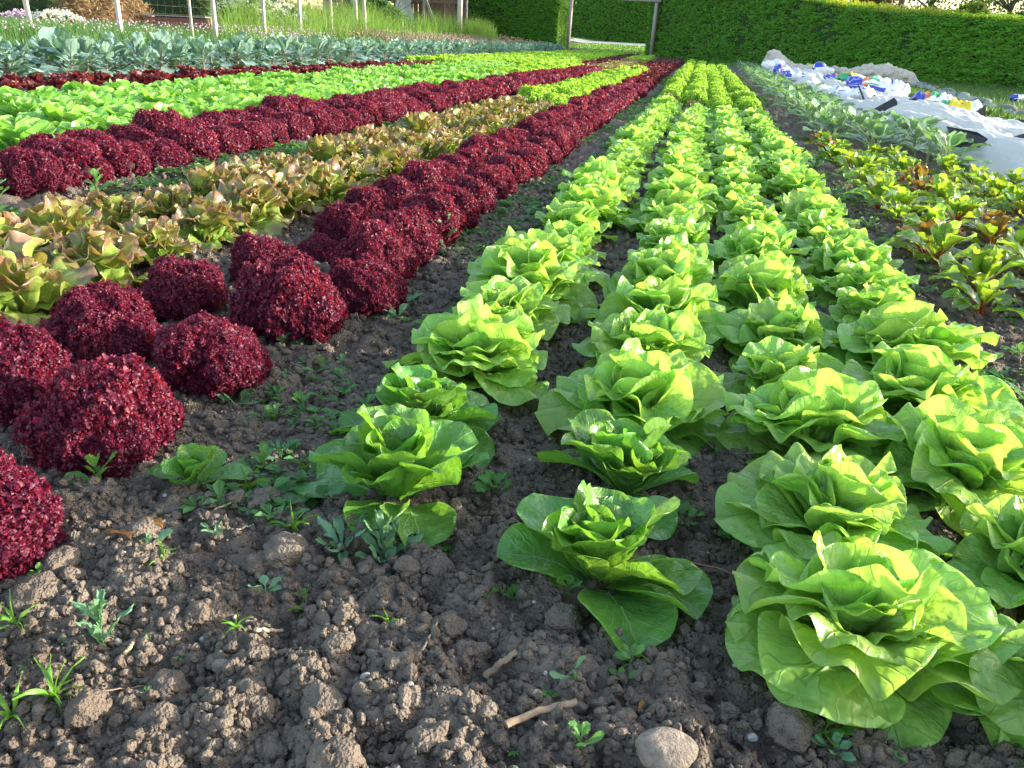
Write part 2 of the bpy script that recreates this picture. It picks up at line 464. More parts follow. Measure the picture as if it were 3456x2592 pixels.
def crumbs():
    """the uncountable small crumbs between the clods: one object, instanced with geometry nodes"""
    N = 85000
    y = .44 + 4.2 * rng.random(N) ** 2.1
    x = -.3 - .78 * y + rng.random(N) * (1.15 + 1.38 * y)
    r = .0017 + .0080 * rng.random(N) ** 3.2
    r *= 1 + .25 * (y - .5)
    z = gz(x, y) + r * .25
    me = bpy.data.meshes.new('soil_crumbs')
    me.vertices.add(N); me.vertices.foreach_set('co', np.stack([x, y, z], 1).astype(np.float32).ravel())
    a = me.attributes.new('rad', 'FLOAT', 'POINT'); a.data.foreach_set('value', r.astype(np.float32))
    b = me.attributes.new('rotv', 'FLOAT_VECTOR', 'POINT'); b.data.foreach_set('vector', rng.uniform(0, 6.28, (N, 3)).astype(np.float32).ravel())
    me.materials.append(M_clod)
    src = bpy.data.collections.new('crumb_shapes')
    for k, m in enumerate(clod_lo): src.objects.link(bpy.data.objects.new('crumb_shape', m))
    ng = bpy.data.node_groups.new('scatter_crumbs', 'GeometryNodeTree')
    ng.interface.new_socket('Geometry', in_out='INPUT', socket_type='NodeSocketGeometry')
    ng.interface.new_socket('Geometry', in_out='OUTPUT', socket_type='NodeSocketGeometry')
    N_ = ng.nodes.new; L = ng.links.new
    gi = N_('NodeGroupInput'); go = N_('NodeGroupOutput')
    ci = N_('GeometryNodeCollectionInfo'); ci.inputs[0].default_value = src; ci.inputs[1].default_value = True; ci.inputs[2].default_value = True
    ins = N_('GeometryNodeInstanceOnPoints'); ins.inputs['Pick Instance'].default_value = True
    ra = N_('GeometryNodeInputNamedAttribute'); ra.data_type = 'FLOAT'; ra.inputs[0].default_value = 'rad'
    rv = N_('GeometryNodeInputNamedAttribute'); rv.data_type = 'FLOAT_VECTOR'; rv.inputs[0].default_value = 'rotv'
    L(gi.outputs[0], ins.inputs['Points']); L(ci.outputs[0], ins.inputs['Instance'])
    L(rv.outputs['Attribute'], ins.inputs['Rotation']); L(ra.outputs['Attribute'], ins.inputs['Scale']); L(ins.outputs[0], go.inputs[0])
    o = link('soil_crumbs', me, kind='stuff')
    o['label'] = 'small brown crumbs of dry soil covering the whole bed'
    md = o.modifiers.new('scatter', 'NODES'); md.node_group = ng
crumbs()

# ---------------------------------------------------------------- leaves
def leaf(L, W, a0, a1, cup=.2, ruf=.05, nw=5, seed=0, nu=15, nv=15, blister=.0035, tooth=0, toothn=9, bp=.62, tp=.42, base_w=.16, apow=1.3, pet=0.0, petw=.06, curl=0.0, fold=0.0):
    """one leaf growing from the origin along +Y; a0/a1 = slope (degrees) at base and tip"""
    r = np.random.default_rng(seed)
    v = 1 - (1 - np.linspace(0, 1, nv)) ** 1.35
    u = np.linspace(-1, 1, nu); u = np.sign(u) * (1 - (1 - np.abs(u)) ** 1.25)
    ang = np.radians(a0 + (a1 - a0) * v ** apow)
    bl = np.clip((v - pet) / (1 - pet), 0, 1)
    # outline: the end of the blade is a rounded arc, not a pinched point
    drop = np.clip(tp * 1.1, .2, .95); prof = bl ** (bp * 1.15) * (1 - drop * bl ** 3.2); prof = prof / prof.max()
    w = W / 2 * np.maximum(prof, base_w * (1 - bl) ** 2)
    if pet > 0: w = np.where(v < pet, W / 2 * petw, np.maximum(w, W / 2 * petw * (1 - bl)))
    U, V0 = np.meshgrid(u, v, indexing='ij')
    Wd = np.broadcast_to(w, U.shape)
    Vv = V0 * (1 - .31 * (1 - np.sqrt(np.clip(1 - np.abs(U) ** 2.4, 0, 1))) * V0 ** 2)
    fv = np.linspace(0, 1, 60); fa = np.radians(a0 + (a1 - a0) * fv ** apow)
    fy = np.cumsum(np.cos(fa)) / 60 * L; fz = np.cumsum(np.sin(fa)) / 60 * L
    A = np.radians(a0 + (a1 - a0) * Vv ** apow)
    cy = np.interp(Vv, fv, fy - fy[0]); cz = np.interp(Vv, fv, fz - fz[0])
    phi = np.arctan2(U * .9, (Vv - .45) * 1.6)
    edge = np.clip(np.maximum(np.abs(U), (Vv - .35) / .65), 0, 1)
    edge = np.where(Vv < .35, np.abs(U) * (.4 + Vv * 1.7), edge)
    p1, p2, p3 = r.uniform(0, 6.28, 3)
    wave = np.sin(nw * phi + p1 + 1.4 * np.sin(2 * phi + p2)) + .32 * np.sin((nw * 2.1) * phi + p3)
    rf = ruf * L * edge ** 2.6 * wave * (1 - .45 * np.abs(U) ** 6 * V0 ** 6)
    x = U * Wd
    if tooth:
        t = np.abs(((phi * toothn / 6.28 + p2) % 1) - .5) * 2
        kk = tooth * edge ** 4 * (.5 + .5 * np.sin(toothn * phi + p3)) + tooth * .5 * edge ** 4 * (1 - t)
        x = x * (1 - kk)
        cut = kk * .42 * V0 ** 4 * L
        cy = cy - cut * np.cos(A); cz = cz - cut * np.sin(A)
    cp = cup * Wd * (np.abs(U) ** 1.8) + fold * Wd * np.abs(U)
    # surface blisters between veins
    bs = blister * 1.0 * (vnoise(x * 55 + seed, Vv * L * 55, None, seed) + .6 * vnoise(x * 110, Vv * L * 110 + seed, None, seed + 4)) * (1 - edge ** 4) * 1.0
    big = .09 * L * vnoise(U * 1.3 + seed * .7, Vv * 2.2, None, seed + 9) * edge
    h = cp + rf + bs + big
    xs = x * (1 - .25 * cup * U ** 2)
    Y = cy - np.sin(A) * h
    Z = cz + np.cos(A) * h
    if curl:
        xs = xs + curl * L * Vv ** 2
    uv = np.stack([(U + 1) / 2, Vv], -1).reshape(-1, 2)
    P = np.stack([xs, Y, Z], -1).reshape(-1, 3)
    return P, grid_faces(nu, nv)[:, ::-1], uv

def leafmesh(name, mat, **k):
    P, F, uv = leaf(**k); return MB().add(P, F, uv).mesh(name, mat)

# classes per lettuce kind: outer to inner  (L, W, a0, a1, cup, ruffle, waves)
CL_BUT = [dict(L=.190, W=.175, a0=36, a1=-30, cup=.12, ruf=.07, nw=4), dict(L=.185, W=.175, a0=58, a1=-14, cup=.2, ruf=.085, nw=5),
          dict(L=.170, W=.165, a0=74, a1=14, cup=.34, ruf=.085, nw=5), dict(L=.145, W=.150, a0=84, a1=58, cup=.52, ruf=.08, nw=4),
          dict(L=.115, W=.125, a0=88, a1=116, cup=.75, ruf=.07, nw=4)]
CN_BUT = [8, 8, 8, 6, 5]
CL_SUC = [dict(L=.20, W=.150, a0=28, a1=-12, cup=.22, ruf=.030, nw=4, tp=.36), dict(L=.185, W=.140, a0=56, a1=14, cup=.35, ruf=.05, nw=5, tp=.36),
          dict(L=.165, W=.130, a0=74, a1=40, cup=.45, ruf=.05, nw=5, tp=.36), dict(L=.135, W=.110, a0=80, a1=72, cup=.55, ruf=.04, nw=4),
          dict(L=.10, W=.085, a0=86, a1=105, cup=.8, ruf=.04, nw=3)]
CN_SUC = [6, 7, 8, 7, 5]
CL_BRO = [dict(L=.180, W=.165, a0=42, a1=-28, cup=.12, ruf=.10, nw=6, tooth=.18, toothn=13), dict(L=.180, W=.16, a0=64, a1=2, cup=.2, ruf=.115, nw=6, tooth=.2, toothn=13),
          dict(L=.175, W=.15, a0=78, a1=38, cup=.3, ruf=.12, nw=6, tooth=.2, toothn=11), dict(L=.155, W=.12, a0=86, a1=72, cup=.35, ruf=.12, nw=6, tooth=.2, toothn=11)]
CN_BRO = [8, 8, 7, 5]
def kindset(CL, mat, nseed, nu, nv, s0):
    return [[leafmesh('leaf', mat, seed=s0 + c * 10 + k, nu=nu, nv=nv, blister=.0036, **CL[c]) for k in range(nseed)] for c in range(len(CL))]

def head_layout(CN, r, tilt=7):
    """list of (class, azimuth, tilt, roll, scale)"""
    out = []; a = r.uniform(0, 6.28)
    for c, n in enumerate(CN):
        for k in range(n):
            a += 2.39996 + r.uniform(-.25, .25)
            out.append((c, a, D2R(r.uniform(-tilt, tilt) * 1.5), D2R(r.uniform(-18, 18)), r.uniform(.78, 1.14)))
    return out

def build_head(name, sets, CN, loc, scale, seed, label, cat, group, dz=0.0):
    r = np.random.default_rng(seed)
    root = thing(name, label, cat, (loc[0], loc[1], loc[2] + dz), r.uniform(0, 6.28), scale, group)
    root.rotation_euler = (D2R(r.uniform(-6, 6)), D2R(r.uniform(-6, 6)), r.uniform(0, 6.28))
    for c, a, t, ro, s in head_layout(CN, r):
        me = sets[c][r.integers(len(sets[c]))]
        link('leaf', me, root, (-.008 * math.sin(a), .008 * math.cos(a), .006 * c), Euler((t, ro, a)), s)
    return root

def merged_heads(CL, CN, mat, nvar, nu, nv, s0, keep=1.0, name='lettuce_head'):
    out = []
    for q in range(nvar):
        r = np.random.default_rng(s0 + q); mb = MB()
        for c, a, t, ro, s in head_layout(CN, r):
            if r.random() > keep: continue
            P, F, uv = leaf(seed=s0 + q * 100 + c * 7 + int(r.integers(5)), nu=nu, nv=nv, blister=.001, **CL[c])
            M = rotm(t, ro, a, (-.008 * math.sin(a), .008 * math.cos(a), .006 * c), s)
            mb.add(P @ M[:3, :3].T + M[:3, 3], F, uv)
        out.append(mb.mesh(name, mat))
    return out

S_but = kindset(CL_BUT, M_butter, 6, 29, 23, 1000)
S_suc = kindset(CL_SUC, M_suc, 4, 15, 17, 2000)
S_bro = kindset(CL_BRO, M_bro, 5, 31, 17, 3000)
MH_but = merged_heads(CL_BUT, [7, 8, 7, 5, 4], M_butter_j, 8, 13, 9, 4000)
MH_suc = merged_heads(CL_SUC, [6, 6, 6, 4, 3], M_suc_j, 5, 9, 9, 4600)
MH_esc = merged_heads([dict(c, ruf=.055, W=c['W'] * 1.3, L=c['L'] * 1.08) for c in CL_SUC], [6, 6, 6, 4, 3], M_esc_j, 7, 13, 10, 5200)
MH_fri = merged_heads([dict(c, tooth=.3, ruf=.10) for c in CL_BRO], [7, 8, 7, 5], M_esc_j, 5, 13, 8, 5700)
MH_bro = merged_heads(CL_BRO, [8, 8, 7, 5], M_bro_j, 6, 15, 9, 6200)
MH_dred = merged_heads([dict(c, tooth=.32, ruf=.10, L=c['L'] * .85, W=c['W'] * .8) for c in CL_BRO], [8, 8, 8, 6], M_dred, 6, 9, 7, 6800)

# ---------------------------------------------------------------- frilly (curled) heads
def flakes(C, Nn, size, r, n=3, spread=.8, curv=.8):
    """small saddle-shaped frill pieces at the points C facing Nn"""
    K = len(C)
    d = Nn + r.normal(0, spread, (K, 3)); d /= np.linalg.norm(d, axis=1)[:, None]
    t = np.cross(d, r.normal(0, 1, (K, 3))); t /= np.linalg.norm(t, axis=1)[:, None]; b = np.cross(d, t)
    g = np.linspace(-1, 1, n); X, Y = np.meshgrid(g, g, indexing='ij'); X = X.ravel(); Y = Y.ravel()
    a1 = r.uniform(-1, 1, (K, 1)) * curv; a2 = r.uniform(-1, 1, (K, 1)) * curv; a3 = r.uniform(-1, 1, (K, 1)) * curv
    Z = a1 * (X ** 2)[None] - a2 * (Y ** 2)[None] + a3 * (X * Y)[None] + r.normal(0, .12, (K, n * n))
    big_ = 1 + .7 * (r.random((K, 1)) > .9); sx = size * big_ * r.uniform(.6, 1.3, (K, 1)); sy = size * big_ * r.uniform(.5, 1.1, (K, 1))
    P = C[:, None] + (X[None] * sx)[..., None] * t[:, None] + (Y[None] * sy)[..., None] * b[:, None] + (Z * sx)[..., None] * d[:, None]
    F = grid_faces(n, n); F = (F[None] + (np.arange(K) * n * n)[:, None, None]).reshape(-1, 4)
    uv = np.tile(np.stack([(X + 1) / 2 * .5 + .05, (Y + 1) / 2], 1), (K, 1))
    return P.reshape(-1, 3), F, uv

def sph_pts(K, r, zmin=-.3):
    i = np.arange(K) + .5; z = 1 - (1 - zmin) * i / K; th = i * 2.39996 + r.uniform(0, 6)
    s = np.sqrt(1 - z * z); P = np.stack([s * np.cos(th), s * np.sin(th), z], 1) + r.normal(0, .05, (K, 3))
    return P / np.linalg.norm(P, axis=1)[:, None]

M_redcore = plainmat('red_lettuce_gap_shade', (.045, .006, .012), (.03, .008, .008), .8, 40, .2)  # core coloured dark to put shade into the gaps between frills
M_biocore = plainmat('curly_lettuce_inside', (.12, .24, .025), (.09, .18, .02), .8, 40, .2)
def lobe_mesh(seed, K, size, mat, R=.060):
    r = np.random.default_rng(seed)
    P = sph_pts(K, r, -.35)
    rad = R * (1 + .30 * fbm(P[:, 0] * 2.1 + seed, P[:, 1] * 2.1, P[:, 2] * 2.1, seed, 2) + .16 * vnoise(P[:, 0] * 6 + seed, P[:, 1] * 6, P[:, 2] * 6, seed + 3) + r.normal(0, .06, K))
    keepm = vnoise(P[:, 0] * 9 + seed, P[:, 1] * 9, P[:, 2] * 9, seed + 8) > -.38
    C = P * rad[:, None]; C[:, 2] *= .95
    mb = MB(); mb.add(*flakes(C[keepm], P[keepm], size, r))
    P2 = sph_pts(K // 4, r, -.3); C2 = P2 * (R * .84)
    mb.add(*flakes(C2, P2, size * 1.3, r, spread=.6))
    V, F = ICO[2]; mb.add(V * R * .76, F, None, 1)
    return mb.mesh('frilly_leaf', [mat, M_redcore])

def lobe_layout(r, n1=6, n2=10):
    out = [(0.0, 86, 1.0)]
    a0 = r.uniform(0, 6.28)
    for k in range(n1): out.append((a0 + k * 6.28 / n1 + r.uniform(-.3, .3), r.uniform(40, 62), r.uniform(.72, 1.12)))
    a0 = r.uniform(0, 6.28)
    for k in range(n2): out.append((a0 + k * 6.28 / n2 + r.uniform(-.2, .2), r.uniform(-2, 24), r.uniform(.65, 1.12)))
    return out

def lobe_M(a, e, s):
    e_ = D2R(e)
    rr = .098 + .012 * math.sin(a * 7.3 + s * 40)
    loc = (rr * math.cos(e_) * math.cos(a), rr * math.cos(e_) * math.sin(a), .045 + rr * .92 * math.sin(e_) - (.024 if e > 80 else 0))
    return Matrix.Translation(loc) @ Matrix.Rotation(a, 4, 'Z') @ Matrix.Rotation(math.pi / 2 - e_, 4, 'Y') @ Matrix.Rotation(a * 3.3, 4, 'Z') @ Matrix.Diagonal((s, s, s, 1))

LB_red = [lobe_mesh(70 + k, 3800, .0034, M_red) for k in range(6)]
def frill_head(seed, K, size, mat, n=2, name='frilly_head', h=1.0, rs=1.0):
    r = np.random.default_rng(seed); mb = MB()
    LL = lobe_layout(r)
    Ms = [np.array(lobe_M(*q)) for q in LL]
    cen = np.array([m[:3, 3] for m in Ms])
    for m in Ms:
        k = K // len(Ms)
        P = sph_pts(k, r, -.1)
        sc_ = np.linalg.norm(m[:3, 0])
        V = P * .060 * (1 + r.normal(0, .07, k) + .14 * vnoise(P[:, 0] * 4 + seed, P[:, 1] * 4, P[:, 2] * 4, seed))[:, None]
        W = V @ m[:3, :3].T + m[:3, 3]; Nn = P @ (m[:3, :3] / sc_).T
        # drop flakes hidden inside neighbouring lobes
        dd = np.linalg.norm(W[:, None] - cen[None], axis=2).min(1)
        ok = (dd > .044) & (W[:, 2] > 0)
        mb.add(*flakes(W[ok], Nn[ok], size, r, n=n))
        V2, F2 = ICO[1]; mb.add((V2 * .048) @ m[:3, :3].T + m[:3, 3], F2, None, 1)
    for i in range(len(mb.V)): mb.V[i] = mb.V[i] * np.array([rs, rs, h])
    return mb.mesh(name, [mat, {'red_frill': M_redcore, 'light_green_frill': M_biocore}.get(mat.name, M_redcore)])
FH_red = [frill_head(200 + k, 7500, .0054, M_red, 3) for k in range(4)]
FH_red2 = [frill_head(220 + k, 2000, .0095, M_red, 2) for k in range(4)]
FH_bio = [frill_head(240 + k, 1700, .0095, M_bio, 2, h=1.05) for k in range(5)]
FH_bio2 = [frill_head(260 + k, 420, .018, M_bio, 2, h=1.05) for k in range(4)]
FH_dred2 = [frill_head(280 + k, 420, .018, M_dred, 2, h=.8) for k in range(3)]

# ---------------------------------------------------------------- rows of plants
ORD = ['first', 'second', 'third', 'fourth', 'fifth', 'sixth', 'seventh', 'eighth', 'ninth', 'tenth', 'eleventh', 'twelfth', 'thirteenth', 'fourteenth', 'fifteenth', 'sixteenth',
       'seventeenth', 'eighteenth', 'nineteenth', 'twentieth']
PLANTS = []   # every lettuce: kind, x, y, row phrase, index in row
def visible(x, y, z=.12, m=60):
    d = RW.T @ np.array([x, y, z - .72])
    if d[2] < .1: return False
    px = 1106 + 1791 * d[0] / d[2]; py = 829.5 + 1791 * d[1] / d[2]
    mm = m + 1791 * .2 / d[2]
    return -mm < px < 2212 + mm and -mm < py < 1659 + mm
def row(kind, x0, y0, x1, y1, step, phrase, jit=.018, end=None, first=None, ranks=True, sc=1.0):
    L = math.hypot(x1 - x0, y1 - y0); n = int(L / step) + 1; k = 0
    for i in range(n):
        t = i * step / L
        x = x0 + (x1 - x0) * t + rng.uniform(-jit, jit); y = y0 + (y1 - y0) * t + rng.uniform(-jit, jit)
        if not visible(x, y) and not (x > .4 and y < 2): continue  # keeps the unseen heads beside the camera that shade the soil
        PLANTS.append(dict(kind=kind, x=x, y=y, phrase=phrase, k=k, sc=sc * rng.uniform(.84, 1.12))); k += 1
def single(kind, x, y, sc, label): PLANTS.append(dict(kind=kind, x=x, y=y, phrase=None, k=0, sc=sc, label=label))

# bed of butterheads straight ahead: four rows
single('suc', -.395, 1.125, .88, 'dark green cos lettuce with a wide drooping left leaf, foremost of the leftmost green row')
single('suc', -.435, 1.365, .80, 'dark green cos lettuce just behind the foremost one of the leftmost green row')
single('suc', -.055, .995, .82, 'dark green cos lettuce with open rosette, nearest plant of the second green row')
single('suc', -.035, 1.265, .80, 'dark green cos lettuce with pale ribs, second plant of the second green row')
single('suc', -.745, 1.085, .46, 'tiny cos lettuce with one big round upright leaf on bare soil')
A_ROW = ['the leftmost central green row', 'the second central green row', 'the third central green row', 'the rightmost central green row']
single('but', -.40, 1.665, 1.04, 'full butterhead lettuce right behind the two leftmost dark cos lettuces')
row('but', -.405, 1.96, -.33, 10.3, .285, A_ROW[0], sc=.95)
single('but', -.035, 1.54, 1.0, 'full butterhead lettuce right behind the dark cos pair of the second row')
row('but', -.035, 1.83, -.01, 9.5, .285, A_ROW[1], sc=.94)
single('but', .285, .915, .97, 'huge bright green butterhead lettuce filling the lower right corner')
row('but', .27, 1.19, .27, 9.4, .285, A_ROW[2], sc=.96)
row('but', .545, -.02, .57, 9.4, .29, A_ROW[3], sc=.95)  # nearest heads are out of view, added to shade the foreground soil
row('bro', -.33, 10.6, -.33, 11.0, .3, 'the leftmost central row', sc=.8)
row('bro', -.01, 9.9, -.01, 10.3, .3, 'the second central row', sc=.8)
row('bio', -.33, 11.2, -.36, 35.5, .285, 'the leftmost central row', sc=.98)
row('bio', -.01, 10.7, 0.0, 33.7, .285, 'the second central row', sc=.98)
row('bio', .27, 9.7, .29, 28.4, .285, 'the third central row', sc=.98)
row('bio', .57, 9.7, .60, 29.0, .285, 'the rightmost central row', sc=.98)
row('dre', .29, 28.8, .29, 29.8, .4, 'the third central row')
row('dre', .60, 29.4, .60, 30.4, .4, 'the rightmost central row')
# bed with two crimson rows and two bronze rows
single('red', -.965, .845, .80, 'crimson frilly lettuce cut by the left edge of the frame, nearest of all')
single('red', -.955, 1.165, .86, 'large crimson frilly lettuce above the tiny green lettuce')
for q_, (xx, yy, ss, nm) in enumerate([(-.955, 1.50, .80, 'crimson frilly lettuce right behind the largest one at the left'), (-.93, 1.83, .84, 'broad crimson frilly lettuce, third along the edge of the bare path'), (-.83, 2.07, .72, 'crimson frilly lettuce leaning on the path side of the third one'),
        (-1.27, 1.56, .80, 'crimson frilly lettuce with open soil on both sides, second row left'), (-1.27, 1.90, .78, 'crimson frilly lettuce beside the first bronze heads'), (-1.20, 2.22, .70, 'crimson frilly lettuce just below the small stunted one'), (-1.16, 2.52, .48, 'small stunted crimson frilly lettuce among larger ones')]):
    single('red', xx, yy, ss, nm)
row('red', -.92, 2.36, -.86, 15.0, .285, 'the crimson row by the bare path', sc=.80)
single('red', -1.245, 1.255, .80, 'crimson frilly lettuce half cut by the left edge behind the nearest one')
row('red', -1.20, 2.84, -1.12, 15.0, .285, 'the crimson row second from the path', sc=.79)
row('bro', -1.60, 1.70, -1.40, 8.3, .275, 'the bronze row nearer the path', sc=1.0)
row('bro', -1.93, 1.98, -1.74, 8.9, .275, 'the bronze row farther from the path', sc=1.0)
row('bio', -1.40, 8.65, -1.27, 19.8, .28, 'the right row between crimson bands')
row('bio', -1.74, 9.2, -1.58, 19.8, .28, 'the left row between crimson bands')
row('dre', -.86, 15.3, -.87, 38, .29, 'the far dark row beside the path')
row('dre', -1.12, 15.3, -1.14, 38, .29, 'the second far dark row')
row('dre', -1.27, 20.2, -1.42, 38, .29, 'the third far dark row')
row('dre', -1.58, 20.2, -1.70, 38, .29, 'the fourth far dark row')
# next bed: two crimson, two green
row('red', -2.70, 3.05, -2.12, 19.2, .285, 'the crimson row behind the bronze', sc=1.0)
row('red', -3.05, 3.6, -2.50, 19.2, .285, 'the crimson row bordering the green strip', sc=1.0)
row('bro', -2.10, 19.6, -2.10, 31, .285, 'the right brown patch far back')
row('bro', -2.48, 19.6, -2.48, 31, .285, 'the left brown patch far back')
row('bio', -2.10, 31.4, -2.2, 41, .29, 'the right row behind the brown patch')
row('bio', -2.48, 31.4, -2.6, 41, .29, 'the left row behind the brown patch')
row('esc', -3.40, 3.9, -2.95, 13.5, .31, 'the row right behind the crimson', sc=1.12, jit=.04)
row('esc', -3.72, 4.2, -3.30, 13.3, .29, 'the second row behind the crimson', sc=1.12, jit=.04)
row('bio', -2.95, 13.8, -2.85, 21.2, .28, 'the front light row mid left')
row('bio', -3.30, 13.6, -3.18, 21.6, .28, 'the rear light row mid left')
row('dre', -2.85, 21.8, -3.1, 45, .29, 'the front dark patch far left')
row('dre', -3.18, 22.0, -3.4, 45, .29, 'the rear dark patch far left')
# broad green strip of four rows
for q, (xa, xb) in enumerate([(-4.15, -3.62), (-4.50, -3.92), (-4.85, -4.22), (-5.20, -4.55)]):
    row('esc', xa, 4.8 + q * .35, xa + (xb - xa) * .2, 10.0, .31, 'the %s row of the broad strip' % ORD[q], sc=.98, jit=.045)
    row('fri', xa + (xb - xa) * .2, 10.3, xa + (xb - xa) * .5, 18.6 + q * .6, .30, 'the %s row of the broad strip' % ORD[q])
    row('bio', xa + (xb - xa) * .5, 19.0 + q * .6, xb, 46, .30, 'the %s row of the broad strip' % ORD[q])
# dark red rows at the foot of the kale
row('dre', -5.80, 5.9, -5.15, 18, .29, 'the dark row nearest the broad strip', sc=1.15)
row('dre', -6.15, 6.3, -5.50, 18, .29, 'the dark row nearest the kale', sc=1.2)
for q in range(4):
    row('bio', -5.15 - q * .34, 18.4, -5.2 - q * .34, 46, .31, 'the %s row before the far kale' % ORD[q])

KIND = {'but': ('butterhead_lettuce', 'bright green butterhead lettuce', 'lettuce'), 'suc': ('cos_lettuce', 'dark green cos lettuce', 'lettuce'), 'red': ('red_frilly_lettuce', 'crimson frilly lettuce', 'lettuce'),
        'bro': ('bronze_lettuce', 'bronze edged wavy lettuce', 'lettuce'), 'bio': ('light_frilly_lettuce', 'light green curly lettuce', 'lettuce'), 'dre': ('dark_red_lettuce', 'dark red loose lettuce', 'lettuce'),
        'esc': ('green_lettuce', 'glossy mid green lettuce', 'lettuce'), 'fri': ('jagged_green_lettuce', 'pale green jagged lettuce', 'lettuce')}
near_parts = {'but': 3.7, 'suc': 3.0, 'bro': 3.9}
byk = {}
for p in PLANTS: byk.setdefault(p['kind'], []).append(p)
seedn = 5000
for kind, L in byk.items():
    name, desc, cat = KIND[kind]
    L.sort(key=lambda p: p['y'])
    rest = MB(); nrest = 0
    for i, p in enumerate(L):
        seedn += 1; x, y, s = p['x'], p['y'], p['sc']
        z = float(relief(x, y)) + (.0 if y > 6 else gzf(x, y) * .5)
        if i >= 300:
            src = {'bio': FH_bio2, 'dre': FH_dred2}[kind][i % 3]
            if not hasattr(rest, 'cache'): rest.cache = {}
            if src.name not in rest.cache:
                V = np.zeros(len(src.vertices) * 3, np.float32); src.vertices.foreach_get('co', V); V = V.reshape(-1, 3)
                li = np.zeros(len(src.loops), np.int32); src.loops.foreach_get('vertex_index', li)
                nq = sum(1 for f in src.polygons if f.loop_total == 4)
                rest.cache[src.name] = (V, li[:nq * 4].reshape(-1, 4), li[nq * 4:].reshape(-1, 3), np.zeros((len(V), 2)))
            rest.add_mb(rest.cache[src.name], rotm(0, 0, rng.uniform(0, 6.3), (x, y, z), s * 1.02)); nrest += 1
            continue
        if p.get('label'): lab, grp = p['label'], desc + 's'
        elif p['k'] < 20: lab, grp = '%s, %s one in %s' % (desc, ORD[p['k']], p['phrase']), desc + 's in ' + p['phrase']
        else: lab, grp = 'tiny far off %s in %s' % (desc, p['phrase']), desc + 's in ' + p['phrase']
        if kind in near_parts and y < near_parts[kind]:
            sets, CN = {'but': (S_but, CN_BUT), 'suc': (S_suc, CN_SUC), 'bro': (S_bro, CN_BRO)}[kind]
            if s < .5: CN = [2, 2, 3, 2, 1]
            if s > .95 and kind == 'but': CN = [10, 9, 8, 6, 4]
            o = build_head(name, sets, CN, (x, y, z), s, seedn, lab, cat, grp)
        elif kind == 'red' and y < 3.3:
            o = thing(name, lab, cat, (x, y, z), rng.uniform(0, 6.28), s, grp)
            o.rotation_euler = (rng.uniform(-.1, .1), rng.uniform(-.1, .1), rng.uniform(0, 6.28))
            o.scale = (s * rng.uniform(.92, 1.08), s * rng.uniform(.92, 1.08), s * rng.uniform(.9, 1.12))
            for q in lobe_layout(np.random.default_rng(seedn)):
                c = link('frilly_leaf', LB_red[rng.integers(len(LB_red))], o); c.matrix_local = lobe_M(*q)
        else:
            src = {'but': MH_but, 'suc': MH_suc, 'bro': MH_bro, 'esc': MH_esc, 'fri': MH_fri, 'dre': MH_dred, 'bio': FH_bio if y < 18 else FH_bio2, 'red': FH_red if y < 8 else FH_red2}[kind]
            o = thing(name, lab, cat, (x, y, z), 0, s, grp, me=src[rng.integers(len(src))])
            o.rotation_euler = (rng.uniform(-.09, .09), rng.uniform(-.09, .09), rng.uniform(0, 6.28))
            o.scale = (s * rng.uniform(.93, 1.08), s * rng.uniform(.93, 1.08), s * rng.uniform(.9, 1.15))
    if nrest:
        o = link({'bio': 'distant_curly_lettuces', 'dre': 'distant_dark_lettuces'}[kind], rest.mesh('distant_lettuces', M_bio if kind == 'bio' else M_dred))
        o['kind'] = 'stuff'; o['label'] = 'the farthest %ss, merging into solid rows' % desc; o['category'] = 'lettuces'

# ---------------------------------------------------------------- kale, young cabbages and chard
def stem_leaf(seed, L, W, a0, a1, stalk, nu, nv, m_i=0, s_i=1, ruf=.04, nw=6, srad=.006, tooth=.06, cup=.15):
    """a stalked leaf; stalk is built as a thin tube, blade carries on from it"""
    mb = MB()
    sa = D2R(a0 + 10)
    ey, ez = math.cos(sa) * stalk, math.sin(sa) * stalk
    t = np.linspace(0, 1, 5)[:, None]
    P0 = np.hstack([np.zeros((5, 1)), t * ey * (.75 + .25 * t), t * ez * (1.12 - .12 * t)])
    tube(mb, P0, np.linspace(srad, srad * .7, 5), 5, s_i)
    P, F, uv = leaf(L, W, a0, a1, cup=cup, ruf=ruf, nw=nw, seed=seed, nu=nu, nv=nv, tooth=tooth, toothn=17, blister=.003, bp=.45, tp=.45)
    mb.add(P + np.array([0, ey, ez]), F, uv, m_i)
    # rib under the blade
    c = P.reshape(nu, nv, 3)[nu // 2] + np.array([0, ey, ez]) - np.array([0, 0, .0015])
    tube(mb, c[:int(nv * .8)], np.linspace(srad * .6, srad * .15, int(nv * .8)), 4, s_i, cap=False)
    return mb

def plant_layouts(r, n, zlo, zhi):
    a = r.uniform(0, 6.28); out = []
    for k in range(n):
        a += 2.39996 + r.uniform(-.3, .3)
        t = k / max(1, n - 1)
        out.append((k, a, zlo + (zhi - zlo) * t, t, r.uniform(.8, 1.15), D2R(r.uniform(-10, 10))))
    return out

